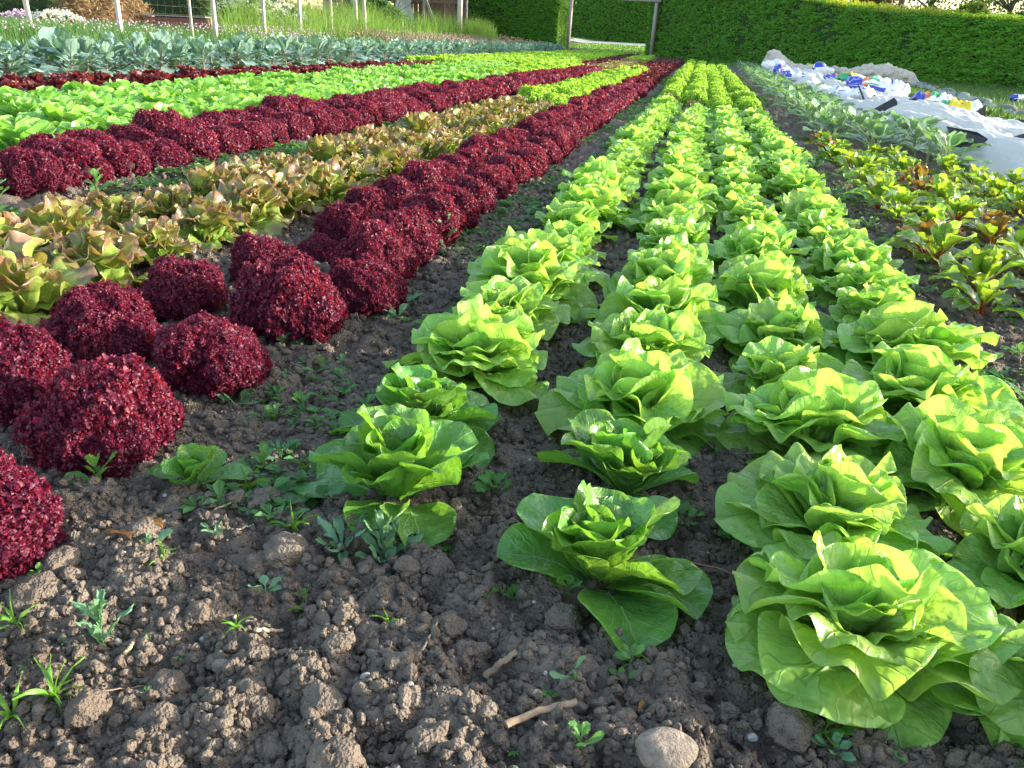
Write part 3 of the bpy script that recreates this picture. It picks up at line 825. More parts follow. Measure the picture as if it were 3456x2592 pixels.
KL = [[stem_leaf(800 + c * 10 + k, .31 - .05 * c, .25 - .04 * c, [12, 35, 68][c], [-42, -12, 50][c], [.15, .13, .08][c], 11, 11) for k in range(3)] for c in range(3)]
KM = [[m.mesh('leaf', [M_kale, M_stalk_p]) for m in q] for q in KL]
def stem_mesh(h, r0, mat):
    mb = MB(); t = np.linspace(0, 1, 6)
    tube(mb, np.stack([.01 * np.sin(t * 5), .008 * np.cos(t * 4), t * h], 1), np.linspace(r0, r0 * .6, 6), 7, 0, jit=.08); return mb.mesh('stem', mat)
KS = stem_mesh(.33, .016, M_stalk_p)
def merged_plants(LV, nvar, nl, zlo, zhi, seed, mats, stem=None, lean=0):
    out = []
    for q in range(nvar):
        r = np.random.default_rng(seed + q); mb = MB()
        if stem: tube(mb, np.array([[0, 0, -.02], [.006, 0, zhi * .5], [0, .004, zhi]]), [stem, stem * .9, stem * .6], 6, 1)
        for k, a, z, t, s, ro in plant_layouts(r, nl, zlo, zhi):
            src = LV[min(2, int(t * 3))][int(r.integers(3))]
            M = rotm(ro, ro * .6, a, (0, 0, z), s)
            V, Q, T, UV = src.data()
            base = mb.n
            VV = V @ M[:3, :3].T + M[:3, 3]
            mb.V.append(VV); mb.UV.append(UV); 
            mb.Q.append(Q + base); mb.Qm.append(np.concatenate(src.Qm))
            if len(T): mb.T.append(T + base); mb.Tm.append(np.concatenate(src.Tm))
            mb.n += len(V)
        out.append(mb.mesh('plant', mats))
    return out
KLj = [[stem_leaf(850 + c * 10 + k, .30 - .05 * c, .24 - .04 * c, [12, 35, 68][c], [-42, -12, 50][c], [.15, .13, .08][c], 7, 7) for k in range(3)] for c in range(3)]
KP = merged_plants(KLj, 6, 17, .03, .28, 70, [M_kale_j, M_stalk_p], .014)
kid = 0
for rrow, (xa, ya, xb, yb, ph) in enumerate([(-6.95, 7.0, -6.75, 44, 'front'), (-7.55, 7.2, -7.35, 46, 'middle'), (-8.15, 7.6, -7.95, 47, 'back')]):
    n = int((yb - ya) / .37); vk = 0
    for i in range(n):
        t = i / n; x = xa + (xb - xa) * t + rng.uniform(-.14, .14); y = ya + (yb - ya) * t + rng.uniform(-.14, .14)
        if not visible(x, y, .4): continue
        s = rng.uniform(.70, 1.05) * (1.0 if y < 30 else .95); z = float(relief(x, y))
        desc = 'blue green kale plant on a purple stalk'
        lab = ('%s, %s in the %s kale row' % (desc, ORD[vk], ph)) if vk < 20 else 'tiny far off blue green kale plant in the %s kale row' % ph
        grp = 'kale plants in the %s kale row' % ph
        vk += 1
        if y < 13.5 and rrow < 2:
            o = thing('kale_plant', lab, 'kale', (x, y, z), rng.uniform(0, 6.28), s, grp); o.rotation_euler = (rng.uniform(-.15, .15), rng.uniform(-.15, .15), rng.uniform(0, 6.28))
            link('stem', KS, o)
            r = np.random.default_rng(9000 + kid)
            for k, a, zz, tt, s2, ro in plant_layouts(r, 17, .03, .28):
                link('leaf', KM[min(2, int(tt * 3))][int(r.integers(3))], o, (0, 0, zz), (ro, ro * .6, a), s2)
        else:
            thing('kale_plant', lab, 'kale', (x, y, z), rng.uniform(0, 6.28), s, grp, me=KP[rng.integers(6)])
        kid += 1

# young cabbages right of the butterheads
CLj = [[stem_leaf(900 + c * 10 + k, .15 - .025 * c, .13 - .02 * c, [22, 45, 70][c], [-20, 5, 50][c], [.11, .10, .06][c], 9, 8, srad=.004) for k in range(3)] for c in range(3)]
CP = merged_plants(CLj, 7, 9, .02, .09, 170, [M_cab_j, M_stalk], .008)
for rrow, (xa, ya, xb, yb, ph) in enumerate([(1.13, 7.7, 1.45, 36, 'left'), (1.40, 6.9, 1.72, 36, 'middle'), (1.70, 6.2, 1.80, 9.2, 'right')]):
    n = int((yb - ya) / .33); vk = 0
    for i in range(n):
        t = i / n; x = xa + (xb - xa) * t + rng.uniform(-.04, .04); y = ya + (yb - ya) * t + rng.uniform(-.05, .05)
        s = rng.uniform(.85, 1.15) * (1.1 if y < 14 else .95)
        desc = 'young grey green cabbage plant'
        lab = ('%s, %s in the %s row beside the white fleece' % (desc, ORD[vk], ph)) if vk < 20 else 'tiny far off young cabbage plant in the %s row beside the fleece' % ph
        vk += 1
        thing('cabbage_plant', lab, 'cabbage plant', (x, y, 0), rng.uniform(0, 6.28), s, 'young cabbages in the %s row by the fleece' % ph, me=CP[rng.integers(7)])

# chard with red stalks
def chardset(mat): return [[stem_leaf(950 + c * 10 + k, .13 - .015 * c, .105 - .01 * c, [28, 50, 74][c], [-22, 5, 45][c], [.05, .065, .06][c], 11, 11, ruf=.07, nw=6, srad=.0036, tooth=0, cup=.3).mesh('leaf', [mat, M_stalk_red]) for k in range(3)] for c in range(3)]
CH = chardset(M_chard); CHb = chardset(M_chard_b)
for rrow, (xa, ya, xb, yb, ph) in enumerate([(.98, 2.72, 1.02, 7.4, 'leftmost'), (1.28, 2.4, 1.33, 6.8, 'second'), (1.60, 2.9, 1.66, 6.2, 'third'), (1.92, 4.3, 1.98, 5.9, 'fourth'), (2.24, 4.9, 2.28, 6.2, 'fifth')]):
    n = int((yb - ya) / .25); vk = 0
    for i in range(n):
        t = i / n; x = xa + (xb - xa) * t + rng.uniform(-.05, .05); y = ya + (yb - ya) * t + rng.uniform(-.06, .06)
        if not visible(x, y, .15) and y < 2.9: continue
        bro = rng.random() < .12
        lab = '%s chard with red stalks, %s from the front in the %s chard row' % ('bronze leaved' if bro else 'glossy green', ORD[vk], ph); vk += 1
        o = thing('chard_plant', lab, 'chard', (x, y, gzf(x, y) if y < 6 else 0), rng.uniform(0, 6.28), rng.uniform(.72, 1.05), 'chard plants with red stalks')
        r = np.random.default_rng(9500 + rrow * 40 + i)
        for k, a, zz, tt, s2, ro in plant_layouts(r, int(r.integers(11, 16)), 0, .01):
            link('leaf', (CHb if bro and r.random() < .7 else CH)[min(2, int(tt * 3))][int(r.integers(3))], o, (0, 0, zz), (ro, ro * .6, a), s2)
# ---------------------------------------------------------------- hedges
M_hedge = leafmat('hedge_leaf', base=(.10, .265, .022), trans=(.26, .54, .025), vein=0, tmix=.30, rough=.5, spec=.3, blister=60, bumpd=.001, var=.35, island=True)
M_hedge_tip = leafmat('hedge_new_growth', base=(.22, .26, .03), trans=(.42, .42, .03), vein=0, tmix=.38, rough=.5, spec=.3, blister=60, bumpd=.001, var=.35, island=True)
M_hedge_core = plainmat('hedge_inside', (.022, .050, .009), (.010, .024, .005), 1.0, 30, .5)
def hedge(name, label, pts, thick, dens, seed, leafs=(.085, .020), tipn=1.0, density_end=True, cut=None):
    """pts: list of (x, y, base z, top z); leaf sprays over a solid core"""
    r = np.random.default_rng(seed)
    P = np.array(pts, float)
    seg = np.hypot(*(P[1:, :2] - P[:-1, :2]).T); s = np.concatenate([[0], np.cumsum(seg)])
    def at(t):
        return np.stack([np.interp(t, s, P[:, i]) for i in range(4)], -1)
    def nrm(t):
        a = at(np.clip(t - .3, 0, s[-1])); b = at(np.clip(t + .3, 0, s[-1])); d = (b - a)[..., :2]; d /= np.linalg.norm(d, axis=-1)[..., None]
        return np.stack([d[..., 1], -d[..., 0]], -1), d
    root = link(name, None); root['label'] = label; root['category'] = 'hedge'
    # core
    n = max(8, int(s[-1] / .5)); t = np.linspace(0, s[-1], n); A = at(t); Nn, D = nrm(t)
    ring = [(-.5, 0), (-.5, .5), (-.48, 1.0), (.48, 1.0), (.5, .5), (.5, 0)]
    V = np.zeros((n, len(ring), 3))
    for j, (o, h) in enumerate(ring):
        hh = A[:, 2] + (A[:, 3] - A[:, 2] - .05) * h - (.3 if h == 0 else 0)
        off = o * (thick - .1)
        V[:, j, :2] = A[:, :2] + Nn * (off) [..., None] if np.ndim(off) else A[:, :2] + Nn * off
        V[:, j, 2] = hh
    mb = MB(); m = len(ring)
    mb.add(V.reshape(-1, 3), grid_faces(n, m))
    for e in (0, n - 1):
        mb.add(V[e], [[0, 1, 4, 5], [1, 2, 3, 4]])
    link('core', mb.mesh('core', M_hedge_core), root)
    # leaves
    def sprays(K, face):
        t = r.uniform(0, s[-1], K); A = at(t); Nn, D = nrm(t)
        H = A[:, 3] - A[:, 2]
        bul = .10 * fbm(t * 1.1, r.uniform(0, 1, K) * 0 + seed, None, seed, 2)
        if face == 'top':
            off = r.uniform(-.5, .5, K) * thick; h = A[:, 3] + r.normal(0, .03, K) + np.abs(r.normal(0, .05, K)); nn = np.stack([Nn[:, 0] * .1, Nn[:, 1] * .1, np.ones(K)], 1)
        elif face in ('front', 'back'):
            sg = 1 if face == 'front' else -1
            q = r.random(K); h = A[:, 2] + H * q
            off = sg * (thick * .5 + .07 * vnoise(t * 2.4, q * H * 9, None, seed) + .05 * vnoise(t * 5, q * H * 16, None, seed + 6) + .07 * vnoise(t * .7, q * 2, None, seed + 1) + r.normal(0, .02, K) - .05 * (q > .97))
            nn = np.stack([Nn[:, 0] * sg, Nn[:, 1] * sg, np.full(K, .15)], 1)
        else:
            t[:] = 0 if face == 'end0' else s[-1]; A = at(t); Nn, D = nrm(t); H = A[:, 3] - A[:, 2]
            off = r.uniform(-.5, .5, K) * thick; h = A[:, 2] + H * r.random(K)
            sg = -1 if face == 'end0' else 1
            A = A.copy(); A[:, :2] += D * (sg * (.03 + r.normal(0, .03, K)))[:, None]
            nn = np.stack([D[:, 0] * sg, D[:, 1] * sg, np.full(K, .15)], 1)
        C = np.stack([A[:, 0] + Nn[:, 0] * off, A[:, 1] + Nn[:, 1] * off, h], 1)
        d = nn + r.normal(0, .42, (K, 3)); d /= np.linalg.norm(d, axis=1)[:, None]
        tt = np.stack([D[:, 0], D[:, 1], r.normal(0, .35, K)], 1); tt -= d * (tt * d).sum(1)[:, None]; tt /= np.linalg.norm(tt, axis=1)[:, None]
        bb = np.cross(d, tt)
        a = leafs[0] * r.uniform(.5, 1.3, K)[:, None]; b = leafs[1] * r.uniform(.6, 1.4, K)[:, None]
        V = np.stack([C - tt * a, C - bb * b + d * b * .4, C + tt * a - d * b * .5, C + bb * b + d * b * .4], 1)
        return V
    L_ = s[-1]; Hm = (P[:, 3] - P[:, 2]).mean()
    parts = [sprays(int(dens * L_ * Hm), 'front'), sprays(int(dens * .15 * L_ * Hm), 'back'), sprays(int(dens * .6 * thick * Hm) + 10, 'end0'), sprays(int(dens * .6 * thick * Hm) + 10, 'end1'), sprays(int(dens * .5 * L_ * thick), 'top')]
    V = np.concatenate(parts).reshape(-1, 3); K = len(V) // 4
    uv = np.tile(np.array([[.1, .5], [.3, .1], [.45, .5], [.3, .9]]), (K, 1))
    f = link('foliage', MB().add(V, np.arange(K * 4).reshape(-1, 4), uv).mesh('foliage', M_hedge, smooth=False), root); f['kind'] = 'stuff'
    # fresh shoots along the top
    K = int(150 * L_ * tipn); t = r.uniform(0, s[-1], K); A = at(t); Nn, D = nrm(t); off = r.uniform(-.5, .55, K) * thick
    C = np.stack([A[:, 0] + Nn[:, 0] * off, A[:, 1] + Nn[:, 1] * off, A[:, 3] - .02], 1)
    hgt = r.uniform(.03, .24, K) * (.6 + .6 * (vnoise(t * 1.3, t * 0, None, seed + 4) > -.2)); w = r.uniform(.008, .02, K)
    sd = np.stack([D[:, 0], D[:, 1], np.zeros(K)], 1); lean = r.normal(0, .3, (K, 3)); lean[:, 2] = 1
    V = np.stack([C - sd * w[:, None], C + sd * w[:, None], C + lean * hgt[:, None] + sd * w[:, None] * .7, C + lean * hgt[:, None] - sd * w[:, None] * .7], 1).reshape(-1, 3)
    f = link('new_shoots', MB().add(V, np.arange(K * 4).reshape(-1, 4), np.tile(uv[:4], (K, 1))).mesh('new_shoots', M_hedge_tip, smooth=False), root); f['kind'] = 'stuff'
    return root

hedge('hedge', 'long clipped dark green hedge right of the wooden gateway, with sunlit top', [(-2.45, 48.2, -.1, 3.1), (.5, 43.6, -.1, 3.0), (3.2, 39.2, -.1, 2.75), (4.9, 36.2, -.1, 2.35), (6.4, 33.6, -.1, 2.08), (9.3, 28.8, -.1, 1.80), (14, 21.5, -.1, 1.72), (20, 12, -.1, 1.75)], 1.3, 720, 5)
hedge('hedge', 'clipped green hedge left of the gateway with its bright sunlit end', [(-16.8, 55.5, .2, 3.5), (-12.4, 54.2, .2, 3.5), (-8.3, 53.0, .2, 3.5)], 1.6, 560, 6, tipn=.4)
hedge('hedge', 'second dark hedge seen through the gateway beyond the gravel road', [(-20, 96, .5, 5.6), (-12.5, 91.5, .5, 5.4), (-5.3, 88, .4, 5.2), (4, 84, .4, 5.0)], 1.5, 130, 7, leafs=(.12, .05), tipn=.3)

# ---------------------------------------------------------------- gateway
M_grey_wood = plainmat('weathered_wood', (.34, .30, .27), (.22, .19, .17), .85, 14, .5, .006)
M_post = plainmat('old_post_wood', (.50, .46, .40), (.32, .29, .26), .85, 16, .5, .006, rnd=.15)
g0 = Vector((-7.75, 51.9, .1)); g1 = Vector((-2.62, 46.9, .0))
gt = thing('wooden_gateway', 'tall grey timber gateway frame between the two hedges', 'gateway', tuple((g0 + g1) / 2))
inv = np.array(gt.matrix_basis.inverted()) if False else None
def gw(name, build):
    mb = MB(); build(mb); V = mb.V
    c = np.array((g0 + g1) / 2)
    for i in range(len(V)): V[i] = V[i] - c
    return link(name, mb.mesh(name, M_grey_wood), gt)
gd = (g1 - g0).normalized(); gang = math.atan2(gd.y, gd.x)
for P, topz in ((g0, 2.86), (g1, 2.60)):
    def b(mb, P=P, topz=topz):
        box(mb, -.085, .085, -.07, .07, -.1, topz, rotm(0, D2R(1.4), gang, P))
    gw('post', b)
def b(mb):
    a = g0 + gd * -.35; c = g1 + gd * .35
    M = np.array(Matrix.Translation(Vector(((a.x + c.x) / 2, (a.y + c.y) / 2, 2.82))) @ Euler((0, math.atan2(2.93 - 2.66, (c - a).length), gang)).to_matrix().to_4x4())
    box(mb, -(c - a).length / 2, (c - a).length / 2, -.075, .075, -.07, .075, M)
gw('top_beam', b)
def b(mb):
    M = np.array(Matrix.Translation(Vector(((g0.x + g1.x) / 2, (g0.y + g1.y) / 2, .10))) @ Euler((0, .025, gang)).to_matrix().to_4x4())
    box(mb, -3.3, 3.5, -.08, .08, -.10, .06, M)
gw('sill_beam', b)
def b(mb): box(mb, -.55, .2, -.16, .16, -.03, .07, rotm(0, 0, gang, g1))
gw('foot_plate', b)
# gravel road beyond the gate
M_gravel = plainmat('gravel', (.46, .45, .44), (.34, .33, .32), .95, 9, .5, .02)
t = np.linspace(-1, 1, 40); w_ = np.linspace(-1, 1, 5)
T, Wd = np.meshgrid(t, w_, indexing='ij')
RX = -7 + T * 30 - Wd * 1.6; RY = 70.5 - T * 4.5 * 30 / 30 + Wd * 3.6
mbr = MB().add(np.stack([RX, RY, relief(RX, RY) + .012 + .0 * RX], -1).reshape(-1, 3), grid_faces(40, 5)[:, ::-1], None)
link('gravel_road', mbr.mesh('gravel_road', M_gravel), kind='structure')

# ---------------------------------------------------------------- white fleece, crumpled net, black cover with sandbags
M_fleece = plainmat('garden_fleece', (.84, .84, .81), (.74, .74, .72), .75, 5, .8, .03, trans=(.85, .85, .80))
M_net = plainmat('crumpled_net', (.74, .65, .56), (.52, .44, .37), .9, 9, 1.0, .08)
M_film = plainmat('black_film', (.018, .020, .026), (.04, .045, .055), .35, 6, .4, .02, spec=.6)
nu_, nv_ = 70, 420
T = np.linspace(0, 1, nv_); U = np.linspace(-1, 1, nu_)
UU, TT = np.meshgrid(U, T, indexing='ij')
yy = 5.7 + (31.5 - 5.7) * TT
xl = np.interp(yy, [5.7, 6.6, 7.4, 9, 12, 31.5], [2.05, 1.95, 1.80, 1.66, 1.62, 1.95]); xr_ = np.interp(yy, [5.7, 7, 9, 12, 17, 31.5], [2.9, 3.05, 3.10, 3.02, 3.15, 3.55])
FX = xl + (xr_ - xl) * (UU + 1) / 2 + .05 * fbm(yy * 1.5, UU * .5, None, 55, 2)
FYs = yy + (UU) * .55 * (1 - smooth(6, 8, yy)) + .04 * vnoise(UU * 3, yy * 2, None, 3)
prof = (1 - np.abs(UU) ** 5)
ridge = .11 + .09 * vnoise(UU * 1.5, yy * .7, None, 71) + .09 * np.abs(vnoise(UU * 3.0 + yy * .25, yy * .45, None, 72)) + .05 * np.abs(fbm(UU * 7 + yy * .9, yy * .9, None, 73, 3)) + .016 * vnoise(UU * 4, yy * 9, None, 74) + .02 * np.abs(vnoise(UU * 10 + yy * 2.0, yy * 3.1, None, 76))
FZ = .02 + prof * ridge * (.55 + .45 * smooth(0, .03, TT)) + .012 * np.abs(vnoise(UU * 20, yy * 6, None, 75))
fl = MB().add(np.stack([FX, FYs, FZ], -1).reshape(-1, 3), grid_faces(nu_, nv_)[:, ::-1], None)
o = link('fleece', fl.mesh('fleece', M_fleece)); o['label'] = 'long wrinkled white garden fleece stretched over a bed, held down with bags'; o['category'] = 'garden fleece'
def fleece_z(x, y): return .17

# heap of net: an irregular fat sausage with folds
na, nb = 220, 40
s_ = np.linspace(0, 1, na); th = np.linspace(0, 2 * np.pi, nb, endpoint=False)
S_, TH = np.meshgrid(s_, th, indexing='ij')
cx = np.interp(s_, [0, .1, .5, .75, 1], [2.05, 2.5, 4.0, 4.9, 5.75]); cy = np.interp(s_, [0, .5, 1], [31.3, 28.6, 25.3])
rad = np.interp(s_, [0, .04, .10, .22, .45, .6, .72, .85, .95, 1], [.08, .24, .26, .17, .18, .17, .25, .25, .18, .05])
lift = np.interp(s_, [0, .04, .1, .2, 1], [.1, .22, .14, 0, 0])
fold = .75 + .30 * np.abs(fbm(S_ * 16, TH * .9 + S_ * 9, None, 91, 3)) * 2.0 + .10 * np.sin(TH * 5 + S_ * 60 + 3 * vnoise(S_ * 12, TH, None, 4)) + .12 * vnoise(S_ * 40, TH * 2.2, None, 92) + .16 * np.abs(vnoise(S_ * 70, TH * 3, None, 93))
fold = fold * (1 - smooth(5.3, 6.28, TH)) + fold[:, :1] * smooth(5.3, 6.28, TH)
NX = cx[:, None] + np.cos(TH) * rad[:, None] * fold * 1.25 * .5; NY = cy[:, None] + np.cos(TH) * rad[:, None] * fold * .95
NZ = lift[:, None] + np.maximum(-.02, rad[:, None] * .75 + np.sin(TH) * rad[:, None] * fold)
nt_ = MB().add(np.stack([NX, NY, NZ], -1).transpose(1, 0, 2).reshape(-1, 3), grid_faces(nb, na, True), None)
o = link('crumpled_net', nt_.mesh('crumpled_net', M_net)); o['label'] = 'long heap of bunched beige netting lying in front of the hedge'; o['category'] = 'netting'

# black cover strip with little grey-green sandbags
M_sand = plainmat('sandbag_weave', (.155, .20, .165), (.10, .135, .11), .8, 40, .4, .003)
cl = [(5.55, 24.6), (5.35, 22.3), (5.05, 19.2), (4.82, 17.0), (4.58, 14.9), (4.38, 13.2), (4.15, 11.6), (4.0, 10.0)]
CLp = np.array(cl); k_ = np.linspace(0, len(cl) - 1, 120)
cxx = np.interp(k_, range(len(cl)), CLp[:, 0]); cyy = np.interp(k_, range(len(cl)), CLp[:, 1])
w5 = np.linspace(-1, 1, 9); K5, W5 = np.meshgrid(k_, w5, indexing='ij')
bx = cxx[:, None] + W5 * (.14 + .07 * vnoise(K5 * 3, W5 * 0, None, 5)); bz = .018 + .05 * (1 - W5 ** 2) * (1 + vnoise(K5 * 5, W5 * 1.5, None, 6)) + .02 * vnoise(K5 * 11, W5 * 3, None, 7)
o = link('black_cover', MB().add(np.stack([bx, np.broadcast_to(cyy[:, None], bx.shape) + .05 * vnoise(K5 * 4, W5 * 2, None, 2), bz], -1).reshape(-1, 3), grid_faces(120, 9)[:, ::-1], None).mesh('black_cover', M_film))
o['label'] = 'narrow strip of rumpled black film along the edge of the grass'; o['category'] = 'ground cover film'
def sandbag_mesh(seed):
    V, F = ICO[3]; V = V.copy(); V = np.sign(V) * np.abs(V) ** .85
    V *= (1 + .12 * fbm(V[:, 0] * 2 + seed, V[:, 1] * 2, V[:, 2] * 2, seed, 2))[:, None]
    return MB().add(V * np.array([.2, .13, .075]), F).mesh('sandbag', M_sand)
SBM = [sandbag_mesh(k) for k in range(3)]
sbp = [(5.72, 25.6), (5.60, 24.2), (5.42, 22.3), (5.28, 20.6), (5.05, 18.6), (4.80, 16.3), (4.55, 14.3), (4.38, 12.9), (4.22, 11.8), (4.08, 10.6)]
for i, (x, y) in enumerate(sbp):
    thing('sandbag', 'small grey green sandbag on the black film, %s from the far end by the net' % ORD[i], 'sandbag', (x + rng.uniform(-.04, .04), y, .06), rng.uniform(-.4, .4), rng.uniform(.5, .75), 'sandbags on the black film', me=SBM[i % 3])

# bags used as weights
def bagmat(name, c_bg, bands, rough=.35):
    """bands: (axis 'u'/'v', lo, hi, colour) printed blocks"""
    m, nt, out = newmat(name); g = G(nt); uv = g.coord('UV'); sp = g.n('ShaderNodeSeparateXYZ'); nt.links.new(uv, sp.inputs[0])
    col = None; base = (*c_bg, 1)
    cur = g.mix(g.noise(6, 3, .5, g.coord('Object')), c_bg, tuple(x * .85 for x in c_bg))
    for (u0, u1, v0, v1, c) in bands:
        def win(s, a, b): return g.math('MULTIPLY', g.math('GREATER_THAN', s, a), g.math('LESS_THAN', s, b))
        f = g.math('MULTIPLY', win(sp.outputs[0], u0, u1), win(sp.outputs[1], v0, v1))
        cur = g.mix(f, cur, c)
    p = g.n('ShaderNodeBsdfPrincipled'); g.set(p.inputs['Base Color'], cur); p.inputs['Roughness'].default_value = rough
    g.set(p.inputs['Normal'], g.bump(g.noise(16, 4, .6, g.coord('Object')), .5, .02))
    nt.links.new(p.outputs[0], out.inputs[0]); return m
WH = (.78, .78, .80); BL = (.035, .055, .42); OR = (.70, .20, .04); GR = (.03, .30, .12); YE = (.75, .58, .03); BK = (.015, .015, .02)
B_white = bagmat('white_bag', WH, [(.15, .4, .3, .36, BL), (.15, .22, .30, .6, BL), (.6, .66, .5, .8, (.4, .42, .6))])
B_blue = bagmat('white_blue_bag', WH, [(.0, .25, .05, .95, BL), (.55, .62, .2, .8, BL), (.7, .9, .1, .3, BL)])
B_multi = bagmat('printed_bag', WH, [(.0, .3, .3, .9, BL), (.30, .42, .1, .85, OR), (.42, .65, .35, .75, GR), (.0, 1, .0, .12, BL)])
B_yellow = bagmat('yellow_bag', YE, [(.0, .22, .0, 1, GR), (.72, 1.0, .0, 1, (.7, .72, .70)), (.35, .6, .2, .27, (.35, .22, .02)), (.35, .6, .4, .45, (.35, .22, .02)), (.35, .55, .6, .65, (.35, .22, .02))])
B_black = bagmat('black_bag_lining', BK, [])
B_letter = bagmat('white_lettered_bag', WH, [(.50, .56, .3, .7, BL), (.62, .67, .25, .75, BL), (.67, .80, .25, .33, BL), (.67, .76, .46, .54, BL), (.67, .80, .67, .75, BL)])
def bag_mesh(mat, L, W, H, seed, taper=.0, crump=.05):
    nu, nv = 30, 22; r = np.random.default_rng(seed)
    u = np.linspace(-1, 1, nu); v = np.linspace(0, 2 * np.pi, nv, endpoint=False)
    Uu, Vv = np.meshgrid(u, v, indexing='ij')
    sx = (1 - np.abs(Uu) ** 5) ** .5
    c, s = np.cos(Vv), np.sin(Vv)
    sq = lambda a, p: np.sign(a) * np.abs(a) ** p
    X = Uu * L / 2 * (1 + .08 * vnoise(Vv, Uu * 0, None, seed)); Y = sq(c, .65) * W / 2 * (.82 + .18 * sx) * (1 - taper * Uu); Z = sq(s, .8) * H / 2 * sx * (1 + taper * Uu)
    n = crump * (np.abs(fbm(X * 9 + seed, Y * 9, Z * 9, seed, 3)) * 2 - .5) + crump * .5 * vnoise(X * 26, Y * 26, Z * 26, seed + 2)
    Y = Y + n * .7 * c; Z = Z + n * s * 1.2 + .5 * crump * vnoise(Uu * 2, Vv * 0 + seed, None, seed)
    V = np.stack([X, Y, Z + H / 2], -1)
    uv = np.stack([(Uu + 1) / 2, ((Vv / (2 * np.pi)) * 2) % 1], -1).reshape(-1, 2)
    mb = MB().add(V.transpose(1, 0, 2).reshape(-1, 3), grid_faces(nv, nu, True), uv.reshape(nu, nv, 2).transpose(1, 0, 2).reshape(-1, 2)); return mb.mesh('bag', mat)
def flap_mesh(seed, w, h):
    """stiff black-lined plastic flap, folded"""
    nu, nv = 14, 8; U_, V_ = np.meshgrid(np.linspace(-1, 1, nu), np.linspace(0, 1, nv), indexing='ij')
    X = U_ * w / 2 * (1 - .25 * V_ * (U_ < 0)); Z = V_ * h * (1 - .55 * np.abs(U_) ** 1.4 * (U_ > 0)) + .02 * vnoise(U_ * 3, V_ * 3, None, seed); Y = .10 * np.sin(U_ * 2.5) + V_ * .10 + .03 * vnoise(U_ * 4, V_ * 4, None, seed + 1)
    P = np.stack([X, Y, Z], -1).reshape(-1, 3)
    return MB().add(P, grid_faces(nu, nv), None).add(P + np.array([0, .006, 0]), grid_faces(nu, nv)[:, ::-1], None).mesh('flap', B_black)
def tri_mesh(pts, th=.006, mat=B_black):
    P = np.array(pts, float); n = len(P)
    mb = MB(); Q = P + np.array([0, th, 0])
    mb.add(P, [[0, i, i + 1] for i in range(1, n - 1)]); mb.add(Q, [[0, i + 1, i] for i in range(1, n - 1)])
    mb.add(np.vstack([P, Q]), [[i, (i + 1) % n, (i + 1) % n + n, i + n] for i in range(n)])
    return mb.mesh('flap', mat, smooth=False)
BAGS = [  # x, y, z, length, width, height, yaw, material, label
    (2.25, 31.6, .10, .5, .4, .22, .2, B_blue, 'dark blue and white bag at the far left end of the fleece by the net'),
    (1.98, 28.0, .10, .5, .45, .45, .4, B_white, 'white plastic bag standing at the far left edge of the fleece'),
    (2.30, 28.4, .13, .65, .5, .5, 1.0, B_white, 'rounded white bag on the far end of the fleece'),
    (1.95, 22.8, .12, .55, .45, .38, .5, B_multi, 'small white bag with blue print among the left row of bags'),
    (1.90, 18.2, .14, 1.0, .5, .26, .1, B_blue, 'flat crumpled white and blue bag on the left edge of the fleece'),
    (3.40, 29.6, .08, .5, .45, .40, .4, B_yellow, 'small yellow bag at the far right edge of the fleece by the net'),
    (3.50, 28.2, .10, .65, .5, .5, 1.2, B_multi, 'dark blue and orange printed bag beside the small yellow one'),
    (3.40, 26.2, .10, .75, .55, .34, .3, B_white, 'low white bag in front of the netting heap'),
    (2.95, 20.2, .12, .95, .5, .26, .15, B_multi, 'white bag with green corner lying across the right edge of the fleece'),
    (2.86, 18.3, .12, .55, .45, .28, .6, B_yellow, 'crumpled yellow bag squeezed between white bags on the fleece'),
    (2.98, 16.9, .13, .95, .5, .26, .1, B_blue, 'long flat white bag behind the colourful printed bag'),
    (2.68, 14.9, .13, .85, .5, .30, -.15, B_multi, 'colourful blue, orange and green printed bag on the fleece'),
    (2.86, 13.8, .08, .38, .22, .36, .1, B_white, 'upright white bag with faint blue print on the right edge of the fleece'),
    (1.92, 13.0, .12, .50, .40, .18, -.5, B_letter, 'flat white bag with blue letters lying on the fleece'),
    (2.10, 12.2, .14, .36, .30, .22, -.6, B_letter, 'small white bag with a black folded side on the fleece'),
    (2.78, 11.4, .10, .62, .36, .26, -.2, B_multi, 'white bag with green and orange print and a black opening'),
    (2.92, 10.7, .10, .58, .34, .24, -.25, B_yellow, 'yellow bag with a green stripe on the right edge of the fleece'),
    (3.02, 8.9, .10, .52, .30, .12, -.2, B_white, 'flat white bag with black flap near the right frame edge'),
    (2.10, 6.95, .10, .62, .40, .14, -.2, B_blue, 'large open white and blue bag with black lining at the near end of the fleece'),
    (6.05, 18.6, .00, .40, .28, .20, .4, B_blue, 'lone white and blue bag lying on the grass before the hedge'),
]
